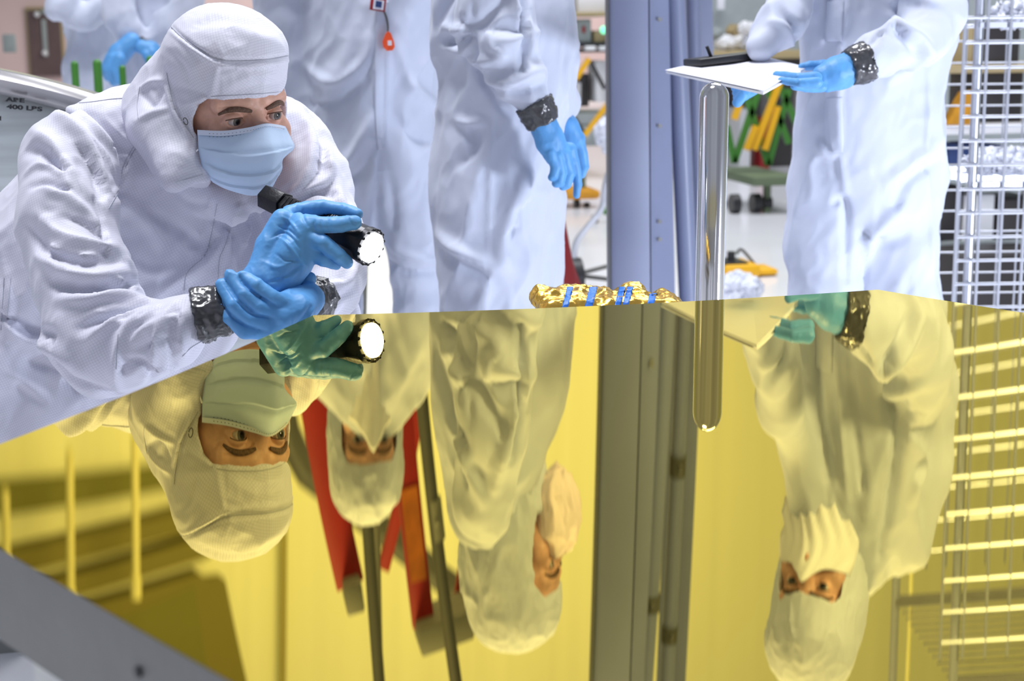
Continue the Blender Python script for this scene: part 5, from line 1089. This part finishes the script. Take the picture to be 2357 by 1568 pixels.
# equipment rack in the gap
GY = 12.0; e = empty('test_rack', D(1370, 300, GY) * (1, 1, 0) + (0, 0, FLOOR), 'tall equipment rack with black shelf and yellow struts left of the column', 'rack')
def gbox(nm, x0, y0, x1, y1, m, dy=0.0, dep=.3): a = D(x0, y0, GY + dy); b = D(x1, y1, GY + dy); mb = MB(); mb.box(((a[0] + b[0]) / 2, GY + dy + dep / 2, (a[2] + b[2]) / 2), (b[0] - a[0], dep, a[2] - b[2]), bev=.008); mb.build(nm, MT[m], e)
gbox('shelf', 1290, 97, 1425, 108, 'black_plastic', 0, .9); gbox('shelf_edge', 1290, 114, 1425, 120, 'black_plastic', 0, .9); gbox('fitting', 1348, 106, 1372, 116, 'white_paint', -.05, .1); gbox('fitting', 1380, 106, 1402, 116, 'white_paint', -.05, .1)
gbox('instrument', 1320, 44, 1361, 96, 'grey_box', .1); gbox('red_display', 1341, 60, 1348, 76, 'red', .08, .03); gbox('upper_shelf', 1290, 28, 1425, 36, 'tan', 0, .9); gbox('carton', 1330, -20, 1402, 28, 'white_paint', .2); gbox('cylinder_box', 1368, 70, 1400, 97, 'tan', .1); gbox('bundle', 1372, 140, 1398, 235, 'white_paint', .1); gbox('dark_box', 1338, 170, 1356, 245, 'dark_gap', .2); gbox('pale_box', 1326, 190, 1338, 240, 'white_paint', .2); gbox('lower_shelf', 1290, 262, 1425, 285, 'grey_box', .1, .7); gbox('floor_tray', 1290, 290, 1425, 335, 'grey_box', .1, .7)
for p, q_ in (((1405, 232), (1345, 312)), ((1356, 135), (1325, 182))): b2('yellow_strut', p, q_, 11, 'yellow', e, GY, -.1)
for p, q_ in (((1322, 270), (1345, 308)), ((1358, 140), (1392, 205))): b2('black_strut', p, q_, 7, 'black_plastic', e, GY, -.05)
for x in (1296, 1418): a = D(x, -20, GY); mb = MB(); mb.bar((a[0], GY + .05, a[2]), (a[0], GY + .05, FLOOR), .06, .06); mb.build('upright', MT['grey_paint'], e)
p = D(1390, 69, GY - .1); mb = MB(); mb.sph(p, .035, n=12); mb.build('green_light', MT['glass_lens'], e)
lumpy('plastic_bag', 'bunched white plastic bag hanging low against the column', 'bag', 'bright_plastic', D(1393, 312, 8.0), (.055, .05, .11), 14)
# back right: shelving seen through the cage
RY = 4.6
e = empty('supply_shelf', D(2280, 600, RY) * (1, 1, 0) + (0, 0, FLOOR), 'shelf unit with mixed boxes seen through the wire cage', 'shelving')
def rbox(nm, x0, y0, x1, y1, m, dy=0.0, dep=.35): a = D(x0, y0, RY + dy); b = D(x1, y1, RY + dy); mb = MB(); mb.box(((a[0] + b[0]) / 2, RY + dy + dep / 2, (a[2] + b[2]) / 2), (b[0] - a[0], dep, a[2] - b[2]), bev=.004); mb.build(nm, MT[m], e)
rbox('shelf_board', 2175, 150, 2560, 164, 'tan', 0, .6); rbox('shelf_board', 2160, 288, 2560, 302, 'white_paint', 0, .6); rbox('shelf_board', 2160, 400, 2560, 412, 'grey_box', 0, .6); rbox('shelf_board', 2160, 560, 2560, 572, 'grey_box', 0, .6)
for x in (2172, 2548):
    for dy in (.02, .56): a = D(x, 100, RY); mb = MB(); mb.bar((a[0], RY + dy, a[2]), (a[0], RY + dy, FLOOR), .03, .03); mb.build('upright', MT['grey_paint'], e)
def shelf_thing(nm, lab, cat, x0, y0, x1, y1, m, dy=.04, dep=.3):
    a = D(x0, y0, RY + dy); b = D(x1, y1, RY + dy); zb = {149: D(2300, 149, RY), 287: D(2300, 287, RY), 399: D(2300, 399, RY), 559: D(2300, 559, RY)}[y1][2] + .002; mb = MB(); mb.box(((a[0] + b[0]) / 2, RY + dy + dep / 2, (a[2] + zb) / 2), (b[0] - a[0], dep, a[2] - zb), bev=.006); return tag(mb.build(nm, MT[m], None), lab, cat)
mb = MB(); a, b, c_ = D(2180, 287, RY - .01), D(2248, 287, RY - .01), D(2248, 208, RY - .01); d_ = D(2222, 212, RY - .01); mb.prism([a, b, c_, d_], (0, .06, 0)); tag(mb.build('orange_panel', MT['amber'], None, 0), 'orange panel with a slanted edge behind the left side of the cage', 'panel')
shelf_thing('dark_monitor', 'black monitor on the top shelf board behind the cage', 'monitor', 2262, 62, 2345, 149, 'dark_gap'); shelf_thing('beige_box', 'small beige box on the top shelf board beside the monitor', 'box', 2222, 55, 2240, 149, 'tan')
shelf_thing('black_case', 'black case between the shelf boards behind the cage', 'case', 2265, 168, 2350, 287, 'dark_gap', .1); shelf_thing('navy_bin', 'dark blue bin on the middle shelf board by the trouser leg', 'bin', 2185, 335, 2235, 399, 'navy'); shelf_thing('navy_bin', 'dark blue bin farther right on the middle shelf board', 'bin', 2262, 335, 2310, 399, 'navy')
shelf_thing('dark_crate', 'dark crate on the lower shelf board at the picture edge', 'crate', 2300, 460, 2400, 559, 'dark_gap'); shelf_thing('dark_crate', 'dark crate on the lower shelf board next to the trouser leg', 'crate', 2172, 430, 2215, 559, 'dark_gap', .06)
block('dark_toolbox', 'dark toolbox on the floor behind the lower part of the cage', 'toolbox', 2205, 590, 2420, 760, 4.2, .3, 'dark_gap', ground=True)
shelf_thing('white_carton', 'white carton on the lower shelf board in the middle', 'carton', 2222, 450, 2285, 559, 'white_paint')
block('pale_partition', 'grey green partition panel behind the right shelving', 'partition', 2150, -30, 2700, 300, 7.5, .1, 'grey_box', ground=True)
# green posts behind upper left
for i, (x, y, w_, lab) in enumerate(((171, 140, 17, 'leftmost of the green posts above the metal vessel'), (223, 136, 20, 'green post above the metal vessel in front of the far coverall'), (281, 150, 15, 'green post under the far lowered blue glove'), (345, 128, 18, 'green post right beside the bowed hood'))):
    Yp = 4.3; a = D(x, y, Yp); e = empty('green_post', a * (1, 1, 0) + (0, 0, FLOOR), lab, 'post', None); mb = MB(); r_ = w_ / 2 * mpp(a); mb.cyl(a - (0, 0, r_), a * (1, 1, 0) + (0, 0, FLOOR + .02), r_, n=16); mb.sph(a - (0, 0, r_), r_, n=16); mb.build('tube', MT['green'], e); mb = MB(); mb.cyl(a * (1, 1, 0) + (0, 0, FLOOR), a * (1, 1, 0) + (0, 0, FLOOR + .02), .032); mb.build('foot', MT['olive'], e)
# floor pipe below the near edge of the mirror
a = D(-60, 1470, -.35); b = D(45, 1425, -.10); e = empty('floor_pipe', a, 'thin dark rod below the mirror at the lower left edge', 'rod'); mb = MB(); mb.cyl(np.array([a[0], a[1], -.5]), np.array([b[0], b[1], -.5]), .008); mb.build('rod', MT['pipe'], e)
